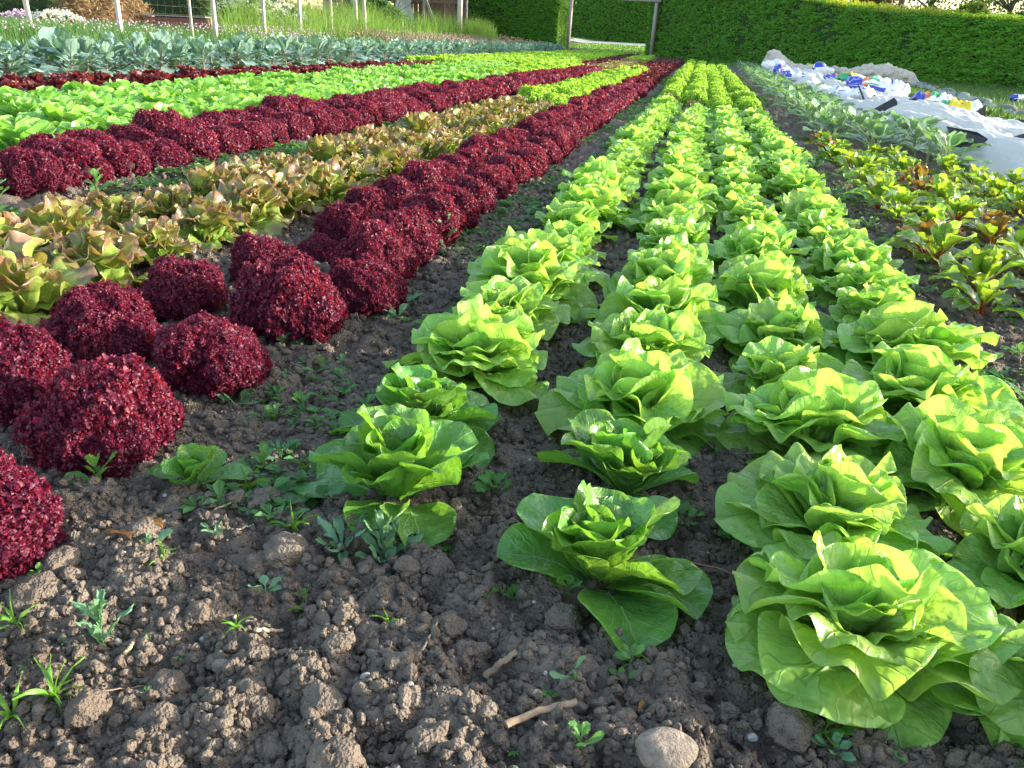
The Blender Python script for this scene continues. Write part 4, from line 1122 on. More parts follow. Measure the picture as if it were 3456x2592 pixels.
for i, (x, y, z, L_, W_, H_, yaw, mt, lab) in enumerate(BAGS):
    o = thing('plastic_bag', lab, 'plastic bag', (x, y, z), yaw, .80 if i in (9, 10, 11, 12, 13, 14, 15, 16, 17, 18) else .64, 'bags weighing down the fleece')
    link('bag_body', bag_mesh(mt, L_, W_, H_, 400 + i), o)
    if i in (0, 9): link('flap', flap_mesh(i, L_ * .7, .14), o, (0, -W_ * .3, H_ * .6))
    if i == 14: link('flap', tri_mesh([(-.02, -.19, .26), (.03, -.20, .24), (.24, -.24, -.04), (.20, -.24, -.05)]), o)
    if i == 15: link('flap', tri_mesh([(-.34, -.20, .14), (-.26, -.21, .20), (-.05, -.22, .12), (.16, -.23, -.02), (.08, -.23, -.04), (-.15, -.22, .05)]), o)
    if i == 16: link('flap', tri_mesh([(.20, -.18, .10), (.30, -.17, .20), (.33, -.17, .05), (.25, -.18, -.01)]), o)
    if i == 17: link('flap', tri_mesh([(-.34, -.17, .14), (-.05, -.17, .05), (.05, -.17, .17), (.01, -.19, .02), (-.10, -.19, -.02)]), o)
    if i == 18:
        link('left_flap', tri_mesh([(-.34, -.24, .20), (-.08, -.25, .17), (.02, -.24, .12), (-.02, -.27, -.02), (-.17, -.27, -.06)]), o)
        link('right_flap', tri_mesh([(-.02, -.25, .05), (.08, -.25, .10), (.36, -.24, .22), (.20, -.26, .02), (.02, -.27, -.04)]), o)
o = thing('plastic_bag', 'black folded triangle of a bag standing up on the fleece', 'plastic bag', (1.98, 9.75, .15), -.2, .62, 'bags weighing down the fleece')
link('black_flap', tri_mesh([(-.24, 0, .06), (.04, .02, .26), (.10, -.03, .20), (.16, -.05, -.06), (-.02, -.02, -.02)]), o)
link('bag_body', bag_mesh(B_white, .6, .3, .05, 499), o, (.3, -.15, -.02), (0, 0, -.3))
# ---------------------------------------------------------------- grass, meadow, flowers, small weeds as ground cover
def blades(x, y, z, h, w, r, lean=.35, seg=2):
    K = len(x); az = r.uniform(0, 6.28, K); d = np.stack([np.cos(az), np.sin(az), np.zeros(K)], 1)
    la = r.uniform(0, 6.28, K); ln = np.stack([np.cos(la), np.sin(la), np.zeros(K)], 1) * (lean * r.random(K) * h)[:, None]
    P0 = np.stack([x, y, z], 1); up = np.array([0, 0, 1.0])
    a = P0 - d * w[:, None]; b = P0 + d * w[:, None]
    m = P0 + up * (h * .6)[:, None] + ln * .35; m1 = m - d * w[:, None] * .8; m2 = m + d * w[:, None] * .8
    t = P0 + up * (h * .97)[:, None] + ln
    V = np.stack([a, b, m2, m1, t], 1).reshape(-1, 3)
    k = np.arange(K)[:, None] * 5
    Q = np.array([[0, 1, 2, 3]]) + k; T = np.array([[3, 2, 4]]) + k
    uv = np.tile(np.array([[.2, 0], [.4, 0], [.4, .6], [.2, .6], [.3, 1.0]]), (K, 1))
    return V, Q, T, uv
def grass_obj(name, label, mat, x, y, h, w, lean=.35, z=None):
    V, Q, T, uv = blades(x, y, relief(x, y) - .005 if z is None else z, h, w, rng, lean)
    o = link(name, MB().add_mb((V, Q, T, uv)).mesh(name, mat)); o['kind'] = 'stuff'; o['label'] = label; return o
# short turf on the right, towards the hedge
K = 26000; y = 8 + 34 * rng.random(K) ** 1.0; x = 3.9 + rng.random(K) * 12
hx = np.interp(y, [8, 12, 21.5, 28.8, 33.6, 39.2, 43.6], [23, 19, 13.2, 8.5, 5.7, 2.4, -.2]); ok = (x < hx) & (x + .18 * y > 8.0 + .6 * vnoise(x, y, None, 3))
x, y = x[ok], y[ok]; grass_obj('turf', 'short green grass between the black film strip and the hedge', M_turf, x, y, rng.uniform(.03, .10, len(x)), rng.uniform(.006, .014, len(x)), .8)
# two green carrot rows right of the fleece
K = 11000; y = 6 + 27 * rng.random(K) ** 1.2; c = rng.choice([0, 1, 1, 1, 2], K); x = np.array([3.5, 3.98, 4.4])[c] + rng.normal(0, .075, K) + .012 * (y - 15) * (c > 0)
x = np.where(x < np.interp(y, [5.7, 7, 9, 12, 17, 31.5], [2.9, 3.1, 3.15, 3.1, 3.25, 3.65]), x + .6, x); x = np.minimum(x, np.interp(y, [10, 25], [3.9, 5.2]) + rng.uniform(-.1, .02, K) * 3)
ok = (vnoise(x * 2, y * .8, None, 12) > -.45); x, y = x[ok], y[ok]
grass_obj('seedling_rows', 'feathery green seedling rows between the fleece and the black strip', M_turf, x, y, rng.uniform(.05, .15, len(x)), rng.uniform(.008, .018, len(x)), 1.0)
# grass before the gate
K = 9000; x = rng.uniform(-9, 4, K); y = rng.uniform(36, 66, K); ok = (y + x * 1.1 > 37.5) & (y < 66); x, y = x[ok], y[ok]
grass_obj('grass_verge', 'short grass in front of and behind the gateway', M_grass, x, y, rng.uniform(.04, .12, len(x)), rng.uniform(.012, .03, len(x)), .8)
# chives and grass beyond the kale
K = 52000; y = 6.5 + 44 * rng.random(K) ** 1.25; x = -8.7 - rng.random(K) ** .8 * (4.5 + .28 * y)
grass_obj('chive_meadow', 'strip of dark green chives and grass beyond the kale', leafmat('chive_blade', base=(.065, .15, .04), trans=(.16, .32, .06), vein=0, tmix=.3, rough=.5, spec=.3, var=.3, island=True, blister=50, bumpd=.001), x, y, rng.uniform(.18, .40, K) * (1 + .25 * vnoise(x * .8, y * .8, None, 4)), rng.uniform(.003, .008, K), .5)
def blobs(name, label, mat, x, y, z, s, sub=1):
    V0, F0 = ICO[sub]; K = len(x)
    V = (V0[None] * s[:, None, None] * rng.uniform(.8, 1.2, (K, 1, 3)) + np.stack([x, y, z], 1)[:, None]).reshape(-1, 3)
    F = (F0[None] + (np.arange(K) * len(V0))[:, None, None]).reshape(-1, 3)
    o = link(name, MB().add(V, F).mesh(name, mat)); o['kind'] = 'stuff'; o['label'] = label
M_chive = plainmat('chive_flower', (.46, .33, .46), (.60, .48, .58), .8, 30, .1, trans=(.6, .45, .6))
K = 3600; y = 9 + 36 * rng.random(K) ** 1.1; x = -9.6 - rng.random(K) * (1.4 + .06 * y) - (rng.random(K) < .25) * rng.random(K) * 3
ok = (vnoise(x * .7, y * .5, None, 44) > -.3) & (rng.random(K) < np.interp(x / y, [-.8, -.6, -.5], [.5, .7, 1])); x, y = x[ok], y[ok]
blobs('chive_flowers', 'pale purple chive flower heads dotted over the green strip', M_chive, x, y, relief(x, y) + rng.uniform(.26, .44, len(x)), rng.uniform(.012, .021, len(x)))
M_rosy = plainmat('dry_flower_heads', (.42, .28, .24), (.52, .42, .32), .9, 30, .1, trans=(.5, .4, .3))
K = 3000; y = rng.uniform(27, 50, K); x = -8.8 - rng.random(K) * 3.2
blobs('reddish_seed_heads', 'reddish brown seed heads in the sunlit grass before the hedge', M_rosy, x, y, relief(x, y) + rng.uniform(.2, .5, K), rng.uniform(.015, .03, K))
# tall sunlit grass round the fence posts
K = 14000; y = rng.uniform(13, 26, K); x = -10.2 - rng.random(K) * (y * .32); ok = x / y < -.53; x, y = x[ok], y[ok]
grass_obj('meadow_grass', 'mid green meadow grass round the red bench', bpy.data.materials['chive_blade'], x, y, rng.uniform(.15, .45, len(x)), rng.uniform(.004, .009, len(x)), .7)
K = 36000; y = 19 + 30 * rng.random(K) ** .9; x = -11.0 - rng.random(K) ** .7 * (2.8 + .09 * y) - .02 * (y - 19)
ok = x / y > -.575 + .02 * vnoise(x, y, None, 5); x, y = x[ok], y[ok]; K = len(x)
hh = rng.uniform(.30, 1.0, K) ** 1.2 * 1.15 * (1 + .55 * vnoise(x * .9, y * .6, None, 61)) * np.interp(y, [19, 24, 40, 50], [.75, 1.1, 1.15, 1.05])
grass_obj('tall_grass', 'tall sunlit yellow green grass round the fence posts', M_tallgrass, x, y, hh, rng.uniform(.005, .011, K), 1.0)
K = 5000; y = rng.uniform(43, 58, K); x = -9.8 - (y - 43) * .30 - rng.random(K) * 3.4
grass_obj('tall_grass', 'tall pale seeding grass at the foot of the left hedge', M_tallgrass, x, y, rng.uniform(.5, 1.35, K) * (1 - .45 * smooth(-11, -9.6, x)), rng.uniform(.010, .02, K), .3)
# weeds along the paths
def tiny_weeds(name, label, x, y, s, mat):
    K = len(x); n = 4; xs = np.repeat(x, n); ys = np.repeat(y, n); ss = np.repeat(s, n); az = rng.uniform(0, 6.28, K * n)
    d = np.stack([np.cos(az), np.sin(az), rng.uniform(.1, .9, K * n)], 1); sd = np.stack([-np.sin(az), np.cos(az), rng.uniform(-.3, .3, K * n)], 1)
    z = (gz(x, y)); P = np.stack([xs, ys, np.repeat(z, n) + .004], 1)
    L = (ss * rng.uniform(.6, 1.2, K * n))[:, None]
    V = np.stack([P, P + d * L * .55 + sd * L * .26, P + d * L * np.array([1, 1, .55]), P + d * L * .55 - sd * L * .26], 1).reshape(-1, 3)
    uv = np.tile(np.array([[.5, 0], [.9, .5], [.5, 1], [.1, .5]]), (K * n, 1))
    o = link(name, MB().add(V, np.arange(K * n * 4).reshape(-1, 4), uv).mesh(name, mat, smooth=False)); o['kind'] = 'stuff'; o['label'] = label
M_weed_j = leafmat('weed_leaf_joined', base=(.085, .20, .060), trans=(.2, .42, .06), vein=0, tmix=.3, rough=.5, spec=.4, blister=120, bumpd=.002, var=.35, island=True)
def strip(K, xa, xb, ya, yb, p=1.4, thr=-.1, sd=5):
    y = ya + (yb - ya) * rng.random(K) ** p; x = rng.uniform(xa, xb, K); ok = fbm(x * 3.1, y * 1.7, None, sd, 3) > thr; return x[ok], y[ok]
x, y = strip(3600, -.82, -.52, 1.0, 22, 1.3, -.05); tiny_weeds('path_weeds', 'scattered small weeds on the bare path left of the green rows', x, y, rng.uniform(.010, .035, len(x)) * (1 + .05 * y), M_weed_j)
x, y = strip(1500, -.62, -.50, 3.0, 22, 1.1, .0, 7); tiny_weeds('path_weeds', 'low weeds hugging the left edge of the leftmost green row', x, y, rng.uniform(.02, .05, len(x)), M_weed_j)
x, y = strip(4200, .72, 1.02, 1.2, 25, 1.3, -.05, 8); tiny_weeds('path_weeds', 'small weeds on the path between the green rows and the chard', x, y, rng.uniform(.012, .036, len(x)) * (1 + .04 * y), M_weed_j)
x, y = strip(2600, 1.0, 2.6, 1.7, 6.5, 1.0, .0, 9); tiny_weeds('bed_weeds', 'small weeds between the chard plants', x, y, rng.uniform(.012, .036, len(x)), M_weed_j)
x, y = strip(2000, -2.6, -2.1, 2.6, 9, 1.2, -.1, 10); tiny_weeds('path_weeds', 'weeds in the gap behind the bronze lettuces', x, y, rng.uniform(.02, .06, len(x)), M_weed_j)
x, y = strip(260, -.95, .5, .6, 1.9, 1.0, .12, 13); tiny_weeds('seedlings', 'tiny seedlings scattered on the bare foreground soil', x, y, rng.uniform(.004, .012, len(x)), M_weed_j)
x, y = strip(2600, -8.9, -6.3, 6.2, 16, 1.0, -.3, 14); tiny_weeds('undergrowth', 'low green weeds under the kale', x, y, rng.uniform(.04, .11, len(x)), M_weed_j)

# ---------------------------------------------------------------- individual weeds near the camera
def weedset(mat, L, W, a0, a1, **k): return [leafmesh('leaf', mat, L=L, W=W, a0=a0 + 6 * q, a1=a1 + 8 * q, seed=7000 + q + int(L * 1e4), nu=9, nv=11, blister=.0006, **k) for q in range(4)]
WS = {'ovate': weedset(M_weed, .036, .021, 24, -8, cup=.15, ruf=.02, nw=4, pet=.22, petw=.10, tooth=.1, toothn=13),
      'lobed': weedset(M_weed2, .060, .022, 40, 0, cup=.15, ruf=.05, nw=6, pet=.12, petw=.2, tooth=.55, toothn=17),
      'spoon': weedset(M_weed2, .038, .018, 35, 5, cup=.1, ruf=.01, nw=3, pet=.35, petw=.10, bp=.8, tp=.4),
      'fan': weedset(M_weed, .034, .034, 30, 0, cup=.1, ruf=.05, nw=5, pet=.35, petw=.05, tooth=.6, toothn=9),
      'blade': [leafmesh('blade', M_grass, L=.065, W=.0045, a0=75 - 9 * q, a1=15 - 20 * q, seed=7100 + q, nu=4, nv=9, cup=.3, ruf=0, blister=0, bp=.1, tp=.9, base_w=.8) for q in range(4)]}
def weed(kind, x, y, s, n, label, tall=0.0):
    root = thing({'blade': 'grass_tuft'}.get(kind, 'weed'), label, {'blade': 'grass tuft'}.get(kind, 'weed'), (x, y, gzf(x, y) + .001), rng.uniform(0, 6.28), s)
    a = 0
    if tall:
        mb = MB(); tube(mb, [[0, 0, -.005], [.003, 0, tall * .5], [0, .004, tall]], [.0022, .0018, .0012], 6); link('stem', mb.mesh('stem', M_weed), root)
    for k in range(n):
        a += 2.4 + rng.uniform(-.4, .4)
        z = tall * k / max(1, n - 1) if tall else 0
        link({'blade': 'blade'}.get(kind, 'leaf'), WS[kind][rng.integers(4)], root, (0, 0, z), (rng.uniform(-.2, .3) + (.5 * k / n if tall else 0), rng.uniform(-.2, .2), a), rng.uniform(.65, 1.15) * (1 - .35 * k / n * (tall > 0)))
WEEDS = [
    ('lobed', -.632, .701, .95, 11, 'bright upright weed with budding top, alone on the lower left soil', .05),
    ('lobed', -.985, 1.085, 1.1, 7, 'jagged leaved weed beside the sunlit clod at the left edge', .03),
    ('ovate', -.895, 1.045, 1.5, 8, 'broad leaved seedling right of the jagged weed at the left edge', .02),
    ('ovate', -.665, 1.175, 1.1, 7, 'leafy weed beside the tiny cos lettuce', .02),
    ('lobed', -.665, 1.235, .8, 6, 'small toothed weed above the leafy weed beside the tiny cos lettuce', .015),
    ('spoon', -.85, 1.42, 1.7, 6, 'spoon leaved weed at the foot of the second crimson lettuce', 0),
    ('lobed', -.905, 1.475, 1.0, 6, 'whitish toothed weed between two near crimson lettuces', .03),
    ('ovate', -.745, 1.375, 1.2, 8, 'green weed clump left of the path middle, lower one of a pair', .02),
    ('ovate', -.715, 1.435, 1.2, 8, 'green weed clump left of the path middle, upper one of a pair', .02),
    ('ovate', -.765, 1.640, 1.0, 6, 'four leaved weed on the path below the second crimson lettuce', .015),
    ('spoon', -.90, 1.735, 1.5, 6, 'pale spoon leaved weed under the third crimson lettuce', .01),
    ('spoon', -.86, 1.86, 1.3, 5, 'spoon leaved weed right of the third crimson lettuce', 0),
    ('lobed', -.366, .965, 1.25, 9, 'tall jagged weed right below the foremost cos lettuce', .035),
    ('lobed', -.43, .965, 1.2, 7, 'flat jagged blue green weed left of the tall jagged weed', 0),
    ('spoon', -.36, .945, 1.1, 4, 'low round leaved weed before the tall jagged weed', 0),
    ('fan', -.305, 1.045, 1.25, 6, 'dark green fan leaved weed right of the tall jagged weed', 0),
    ('fan', -.255, 1.21, 1.4, 6, 'blue green fan leaved weed between the first and second green rows', 0),
    ('fan', .062, 1.205, 1.4, 6, 'fan leaved weed right of the cos lettuce of the second green row', 0),
    ('fan', .147, 1.19, 1.3, 5, 'grey green fan leaved weed left of the big butterhead row', 0),
    ('fan', -.16, .93, 1.0, 5, 'small fan leaved creeper left of the nearest cos lettuce', 0),
    ('fan', -.195, .905, .7, 4, 'smallest fan leaved creeper beside the pale pebble', 0),
    ('ovate', -.09, .94, 1.0, 6, 'leafy weed under the left side of the nearest cos lettuce', .01),
    ('spoon', -.485, .838, .95, 4, 'four leaved seedling on the open soil left of the middle', 0),
    ('spoon', -.695, .895, 1.1, 5, 'blue green seedling beside dry brown leaves', .006),
    ('ovate', -.445, .855, .45, 4, 'tiny upright seedling on the open soil right of the four leaved one', .01),
    ('spoon', -.058, .765, 1.0, 2, 'two leaved seedling standing like a V in the lower middle', .01),
    ('ovate', -.083, .748, .55, 5, 'tiny red stemmed seedling left of the V shaped one', .008),
    ('ovate', .005, .815, .75, 6, 'yellow green seedling on the soil below the nearest cos lettuce', .015),
    ('ovate', -.002, .79, .6, 4, 'small seedling just below the yellow green one', 0),
    ('fan', -.112, .665, .65, 5, 'small crinkled seedling at the end of the big dry stick', .004),
    ('ovate', -.037, .668, .9, 5, 'pale lit seedling at the bottom edge', .012),
    ('ovate', .225, .765, .9, 6, 'weed under the front edge of the huge butterhead', 0),
    ('spoon', .232, .74, .7, 6, 'low rosette in the shade of the huge butterhead', 0),
    ('lobed', -.62, .94, .55, 5, 'small grey toothed seedling in the left foreground', 0),
    ('ovate', -.81, .805, .7, 5, 'dark seedling at the far left on open soil', .012),
    ('spoon', -.575, 1.055, .8, 4, 'flat seedling leaves behind the tuft of grass', 0),
    ('lobed', -.745, 2.12, 1.5, 7, 'weed rosette in the middle of the path', 0),
    ('lobed', -.835, 2.87, 1.9, 8, 'large dark green weed at the foot of the crimson row', .03),
    ('spoon', -.70, 1.98, 1.2, 6, 'flat weed on the path beside a pale stone', 0),
    ('ovate', -3.0, 3.62, 2.4, 9, 'tall weed standing among the second crimson band at the left', .07),
    ('ovate', -2.42, 3.1, 2.4, 9, 'leafy weed between the crimson band and the bronze lettuces', .05),
    ('ovate', -2.60, 2.75, 2.5, 8, 'broad leaved weed in front of the small crimson lettuce at the left', .05),
    ('lobed', .41, 1.56, 1.1, 7, 'weed between the third and fourth green rows', 0),
    ('ovate', .50, 1.13, 1.1, 7, 'weed in the gap behind the huge butterhead', .02),
    ('lobed', .66, 2.05, 1.2, 7, 'dark weed right of the rightmost green row', 0),
]
for i in range(14):   # more of the same along the right path
    y = 1.9 + i * .33; x = .80 + .1 * math.sin(i * 2.1); WEEDS.append((['lobed', 'ovate', 'spoon'][i % 3], x, y, 1.2 + .05 * i, 7, 'low weed on the path left of the chard, %s one from the front' % ORD[i], 0))
for kd, x, y, s, n, lab, tall in WEEDS: weed(kd, x, y, s, n, lab, tall)
for x, y, s, n, lab in [(-.62, .602, .85, 12, 'bright grass tuft at the lower left'), (-.645, .57, 1.15, 6, 'long bladed grass tuft at the left edge of the frame'), (-.755, .70, .7, 9, 'fine grass tuft by the left edge above the long bladed one'),
                        (-.52, .99, .9, 8, 'yellowish grass tuft between two big clods'), (-.96, 1.17, 1.0, 9, 'grass tuft at the foot of the big crimson lettuce'), (-.48, .75, .6, 6, 'thin grass tuft on the open soil'),
                        (-.66, .87, .55, 6, 'tiny grass tuft left of the middle'), (-.30, .81, .5, 5, 'small grass blades right of the open soil'), (-.655, 1.10, .9, 7, 'grass tuft right of the tiny cos lettuce'), (-.60, 1.22, .8, 8, 'grass tuft on the path above the weeds'),
                        (.01, .835, .8, 8, 'feathery tuft under the nearest cos lettuce'), (-.43, .84, .6, 5, 'sparse grass blades in the middle of the soil'), (-.5, 1.3, .8, 8, 'grass blades left of the second cos lettuce')]:
    weed('blade', x, y, s, n, lab)

# ---------------------------------------------------------------- named clods, stones and sticks
def stone_mesh(seed, sub=3, flat=.62, amp=.12, mat=None):
    V, F = ICO[sub]; V = V.copy(); V *= (1 + amp * fbm(V[:, 0] + seed, V[:, 1], V[:, 2], seed, 2))[:, None]; V *= (1 + .035 * fbm(V[:, 0] * 4 + seed, V[:, 1] * 4, V[:, 2] * 4, seed + 2, 3))[:, None]; V[:, 2] *= flat; V[:, 1] *= .78; return MB().add(V, F).mesh('stone', mat or M_stone)
def px2m(px, y): return px * (y / .93 * .93 + .25) / 1791.0
for i, (x, y, r, lab) in enumerate([
    (-.785, .765, .034, 'big sunlit tan clod below the crimson lettuce at the left edge'), (-1.03, 1.095, .036, 'sunlit tan clod behind the jagged weed at the left edge'),
    (-1.60, 1.52, .045, 'sunlit clod in front of the first bronze lettuce'), (-.325, .665, .026, 'clod with a brightly lit right face, lower left of the middle'),
    (-.323, .795, .026, 'rounded dark clod in the middle of the open soil'), (-.80, .835, .026, 'smooth grey clod right of the big crimson lettuce edge'),
    (-.085, .872, .027, 'large clod under the nearest cos lettuce'), (-.17, 1.03, .028, 'reddish clod left of the nearest cos lettuce'),
    (-.50, .925, .030, 'wide crumbly clod below the yellowish grass tuft'), (.185, .755, .032, 'big clod in the shade left of the huge butterhead'),
    (-.235, .845, .021, 'clod beside the small pale pebble'), (-.50, 1.02, .028, 'clod with a lit tan patch left of the jagged weed'),
    (-.415, .665, .020, 'sunlit pair clod in the lower left'), (-.52, .66, .022, 'warm lit clod near the bottom left edge'), (-.565, .585, .024, 'dry tan clod at the bottom left corner')]):
    V, F = clod_data(4, 900 + i * 13, .8, .38, .09); mb = MB().add(V, F)
    thing('soil_clod', lab, 'clod', (x, y, gzf(x, y) + r * .35), rng.uniform(0, 6.28), r, 'large soil clods', me=mb.mesh('soil_clod', M_clod))
for i, (x, y, r, mt, lab) in enumerate([
    (.050, .668, .033, 'g', 'large smooth oval cobble at the bottom edge'), (-.204, .842, .0085, 'w', 'pale knobbly pebble beside the fan leaved creeper'), (-.203, .803, .0075, 'w', 'round white pebble right of the thin white straw'),
    (-.466, .692, .013, 'g', 'smooth tan sunlit pebble standing on edge at the lower left'), (-.621, .712, .006, 'w', 'small white pebble left of the budding weed'), (-.521, .742, .0055, 'w', 'small white pebble right of the budding weed'),
    (-.29, .702, .006, 'w', 'flat grey white pebble in the lower middle'), (-.236, .697, .0065, 'w', 'square white pebble in the lower middle'), (-.097, .738, .007, 'w', 'flat white chip left of the V shaped seedling'),
    (.79, 2.23, .015, 'w', 'white round stone on the right path'), (-.615, .575, .009, 'g', 'pinkish pebble near the grass tufts at the lower left'), (-.624, 1.057, .006, 'w', 'small pale pebble below the tiny cos lettuce'),
    (-.291, .775, .006, 'w', 'pale pebble left of the thin white straw'), (-.30, 1.97, .010, 'w', 'pale pebble on the soil by the first green row'), (.146, .74, .007, 'w', 'pale pebble near the big clod in the shade'),
    (-.155, .642, .007, 'w', 'grey pebble at the bottom middle'), (-.63, 1.62, .012, 'g', 'tan stone on the path'), (-.41, .86, .007, 'g', 'grey green pebble right of the four leaved seedling'), (-.96, .94, .010, 'w', 'flat white stone at the left edge by the jagged weed'),
    (.118, .93, .008, 'g', 'grey pebble on the soil left of the huge butterhead'), (.07, .87, .006, 'w', 'tiny white pebble below the huge butterhead left edge')]):
    thing('pebble' if r < .02 else 'cobble', lab, 'stone', (x, y, gzf(x, y) + r * .42), rng.uniform(0, 6.28), r, 'stones on the soil', me=stone_mesh(50 + i, 3 if r < .02 else 4, .60 if r < .02 else .5, .16 if mt == 'w' else .17, M_white_stone if mt == 'w' else M_stone))
def pebbles():
    K = 420; y = .5 + 3.0 * rng.random(K) ** 1.5; x = -.3 - .75 * y + rng.random(K) * (.55 + 1.2 * y); blob = gz(x, y)
    V0, F0 = ICO[1]; s = rng.uniform(.0012, .004, K)
    V = (V0[None] * s[:, None, None] * rng.uniform(.6, 1.2, (K, 1, 3)) + np.stack([x, y, blob + .002], 1)[:, None]).reshape(-1, 3)
    F = (F0[None] + (np.arange(K) * len(V0))[:, None, None]).reshape(-1, 3)
    o = link('grit', MB().add(V, F).mesh('grit', M_white_stone)); o['kind'] = 'stuff'; o['label'] = 'tiny pale grit strewn over the soil'
pebbles()
def stick(name, label, cat, pts, r, mat, jit=.12):
    P = []
    for k, (x, y, h) in enumerate(pts): P.append((x, y, gzf(x, y) + h))
    P = np.array(P); t = np.linspace(0, len(P) - 1, 14)
    Q = np.stack([np.interp(t, range(len(P)), P[:, i]) for i in range(3)], 1); Q[:, 2] = np.linspace(Q[0, 2], Q[-1, 2], 14) + .0008 * rng.normal(0, 1, 14)
    c = Q.mean(0); mb = MB(); tube(mb, Q - c, np.linspace(r, r * .8, 14), 9, jit=jit)
    o = thing(name, label, cat, tuple(c), me=mb.mesh(name, mat)); return o
stick('dry_stick', 'thick dry grey brown stick lying in the lower middle', 'stick', [(-.118, .672, .018), (-.085, .702, .020), (-.048, .722, .026)], .0044, M_bark)
stick('dry_stick', 'short broken stick end on the soil right of the middle', 'stick', [(-.165, .772, .008), (-.132, .792, .010)], .0045, M_bark)
stick('dry_straw', 'thin upright white straw in the middle of the soil', 'straw', [(-.243, .765, .006), (-.239, .815, .010)], .0014, M_straw, .05)
stick('dry_straw', 'pale split straw lying left of the middle', 'straw', [(-.452, .748, .008), (-.436, .785, .012)], .0028, M_straw)
stick('dry_straw', 'pale straw lying level beside the split straw', 'straw', [(-.478, .772, .006), (-.446, .772, .008)], .0024, M_straw)
stick('dry_straw', 'long pale straw below the tiny cos lettuce', 'straw', [(-.69, .98, .006), (-.64, 1.03, .012)], .0018, M_straw, .05)
stick('dry_straw', 'dark thin root lying in the left foreground', 'straw', [(-.60, .60, .006), (-.54, .66, .008)], .0010, M_bark, .05)
stick('dry_straw', 'straw fragment near the small grey seedling', 'straw', [(-.60, .955, .006), (-.585, .99, .010)], .0018, M_straw, .05)
stick('dry_straw', 'thin curved stalk beside the four leaved seedling', 'straw', [(-.46, .89, .006), (-.43, .87, .014), (-.415, .85, .006)], .0010, M_straw, .05)
stick('dry_straw', 'pale straw bit in the lower left near the white pebble', 'straw', [(-.592, .686, .006), (-.588, .700, .01)], .0030, M_straw)
stick('dry_straw', 'small twig with thorns left of the stick end', 'straw', [(-.35, .735, .006), (-.345, .78, .008)], .0016, M_bark, .05)
stick('irrigation_line', 'thin reddish runner stretched between two lettuces', 'runner', [(-.17, 1.02, .012), (-.06, 1.03, .02), (.10, 1.06, .022), (.26, 1.00, .018)], .0016, plainmat('reddish_runner', (.30, .13, .11), (.22, .12, .08), .6, 40, .2), .03)
M_dryleaf = leafmat('dry_leaf', base=(.32, .17, .07), trans=(.4, .2, .06), vein=.2, rib=(.25, .14, .06), tmix=.2, rough=.7, spec=.2, blister=90, bumpd=.003, var=.2)
dl = [leafmesh('dry_leaf', M_dryleaf, L=.045, W=.018, a0=15, a1=-5, seed=q, nu=7, nv=9, cup=.8, ruf=.12, nw=4, blister=.001) for q in range(3)]
for i, (x, y, lab) in enumerate([(-.735, .915, 'curled dry brown leaf in the left foreground'), (-.765, .89, 'second curled dry leaf just left of the other'), (-.425, .762, 'reddish dry leaf sliver near the split straw'), (.02, .735, 'orange brown dry sliver in the lower middle')]):
    thing('dry_leaf', lab, 'dry leaf', (x, y, gzf(x, y) + .008), rng.uniform(0, 6.28), [1, 1.1, .5, .4][i], me=dl[i % 3])

# ---------------------------------------------------------------- left background: fence, bench, heap, shed, shrubs
def post(x, y, w, h, lab, rz, tilt=(0, 0)):
    w *= .72; mb = MB(); box(mb, -w / 2, w / 2, -w / 2, w / 2, -.2, h)
    n = len(mb.V[0])
    o = thing('fence_post', lab, 'fence post', (x, y, float(relief(x, y))), rz, 1, 'old wooden fence posts', me=mb.mesh('fence_post', M_post, smooth=False)); o.rotation_euler = (tilt[0], tilt[1], rz)
PP = [(-12.9, 15.3, .10, 'far left fence post, darkest and partly cut by the frame'), (-11.57, 16.2, .10, 'wide grey fence post standing right of the red bench'), (-11.08, 18.0, .06, 'thin fence post behind the tall green grass clump'), (-11.04, 18.9, .11, 'pale fence post with a wire tied round it'),
      (-15.1, 27, .16, 'brownish post set back behind the fence line'), (-11.68, 22.5, .10, 'white lit fence post, first of the bright row'), (-11.90, 25.2, .11, 'white lit fence post, second of the bright row'), (-12.07, 27.9, .10, 'white lit fence post, third of the bright row'),
      (-13.0, 32.4, .16, 'thick pinkish post behind the bright row'), (-12.63, 32.4, .12, 'grey post of the far pair'), (-12.1, 31.0, .12, 'white lit post right of the grey far post')]
for i, (x, y, w, lab) in enumerate(PP): post(x, y, w, 2.1, lab, rng.uniform(-.3, .3), (rng.uniform(-.02, .02), D2R(-1.5) + rng.uniform(-.02, .02)))
# wire netting between the posts
M_wire = plainmat('rusty_wire', (.22, .17, .13), (.15, .1, .08), .6, 40, 0, metal=.6)
mbw = MB()
for a, b in zip([PP[1], PP[3], PP[5], PP[6], PP[7]], [PP[3], PP[5], PP[6], PP[7], PP[10]]):
    for h in np.arange(.5, 2.0, .16): tube(mbw, [[a[0], a[1], h], [(a[0] + b[0]) / 2, (a[1] + b[1]) / 2, h - .01], [b[0], b[1], h]], .0022, 3, cap=False)
    for t in np.linspace(0, 1, 14)[1:-1]: tube(mbw, [[a[0] + (b[0] - a[0]) * t, a[1] + (b[1] - a[1]) * t, .5], [a[0] + (b[0] - a[0]) * t, a[1] + (b[1] - a[1]) * t, 2.0]], .0018, 3, cap=False)
o = link('wire_netting', mbw.mesh('wire_netting', M_wire)); o['label'] = 'thin rusty wire netting strung between the fence posts'; o['category'] = 'wire fence'
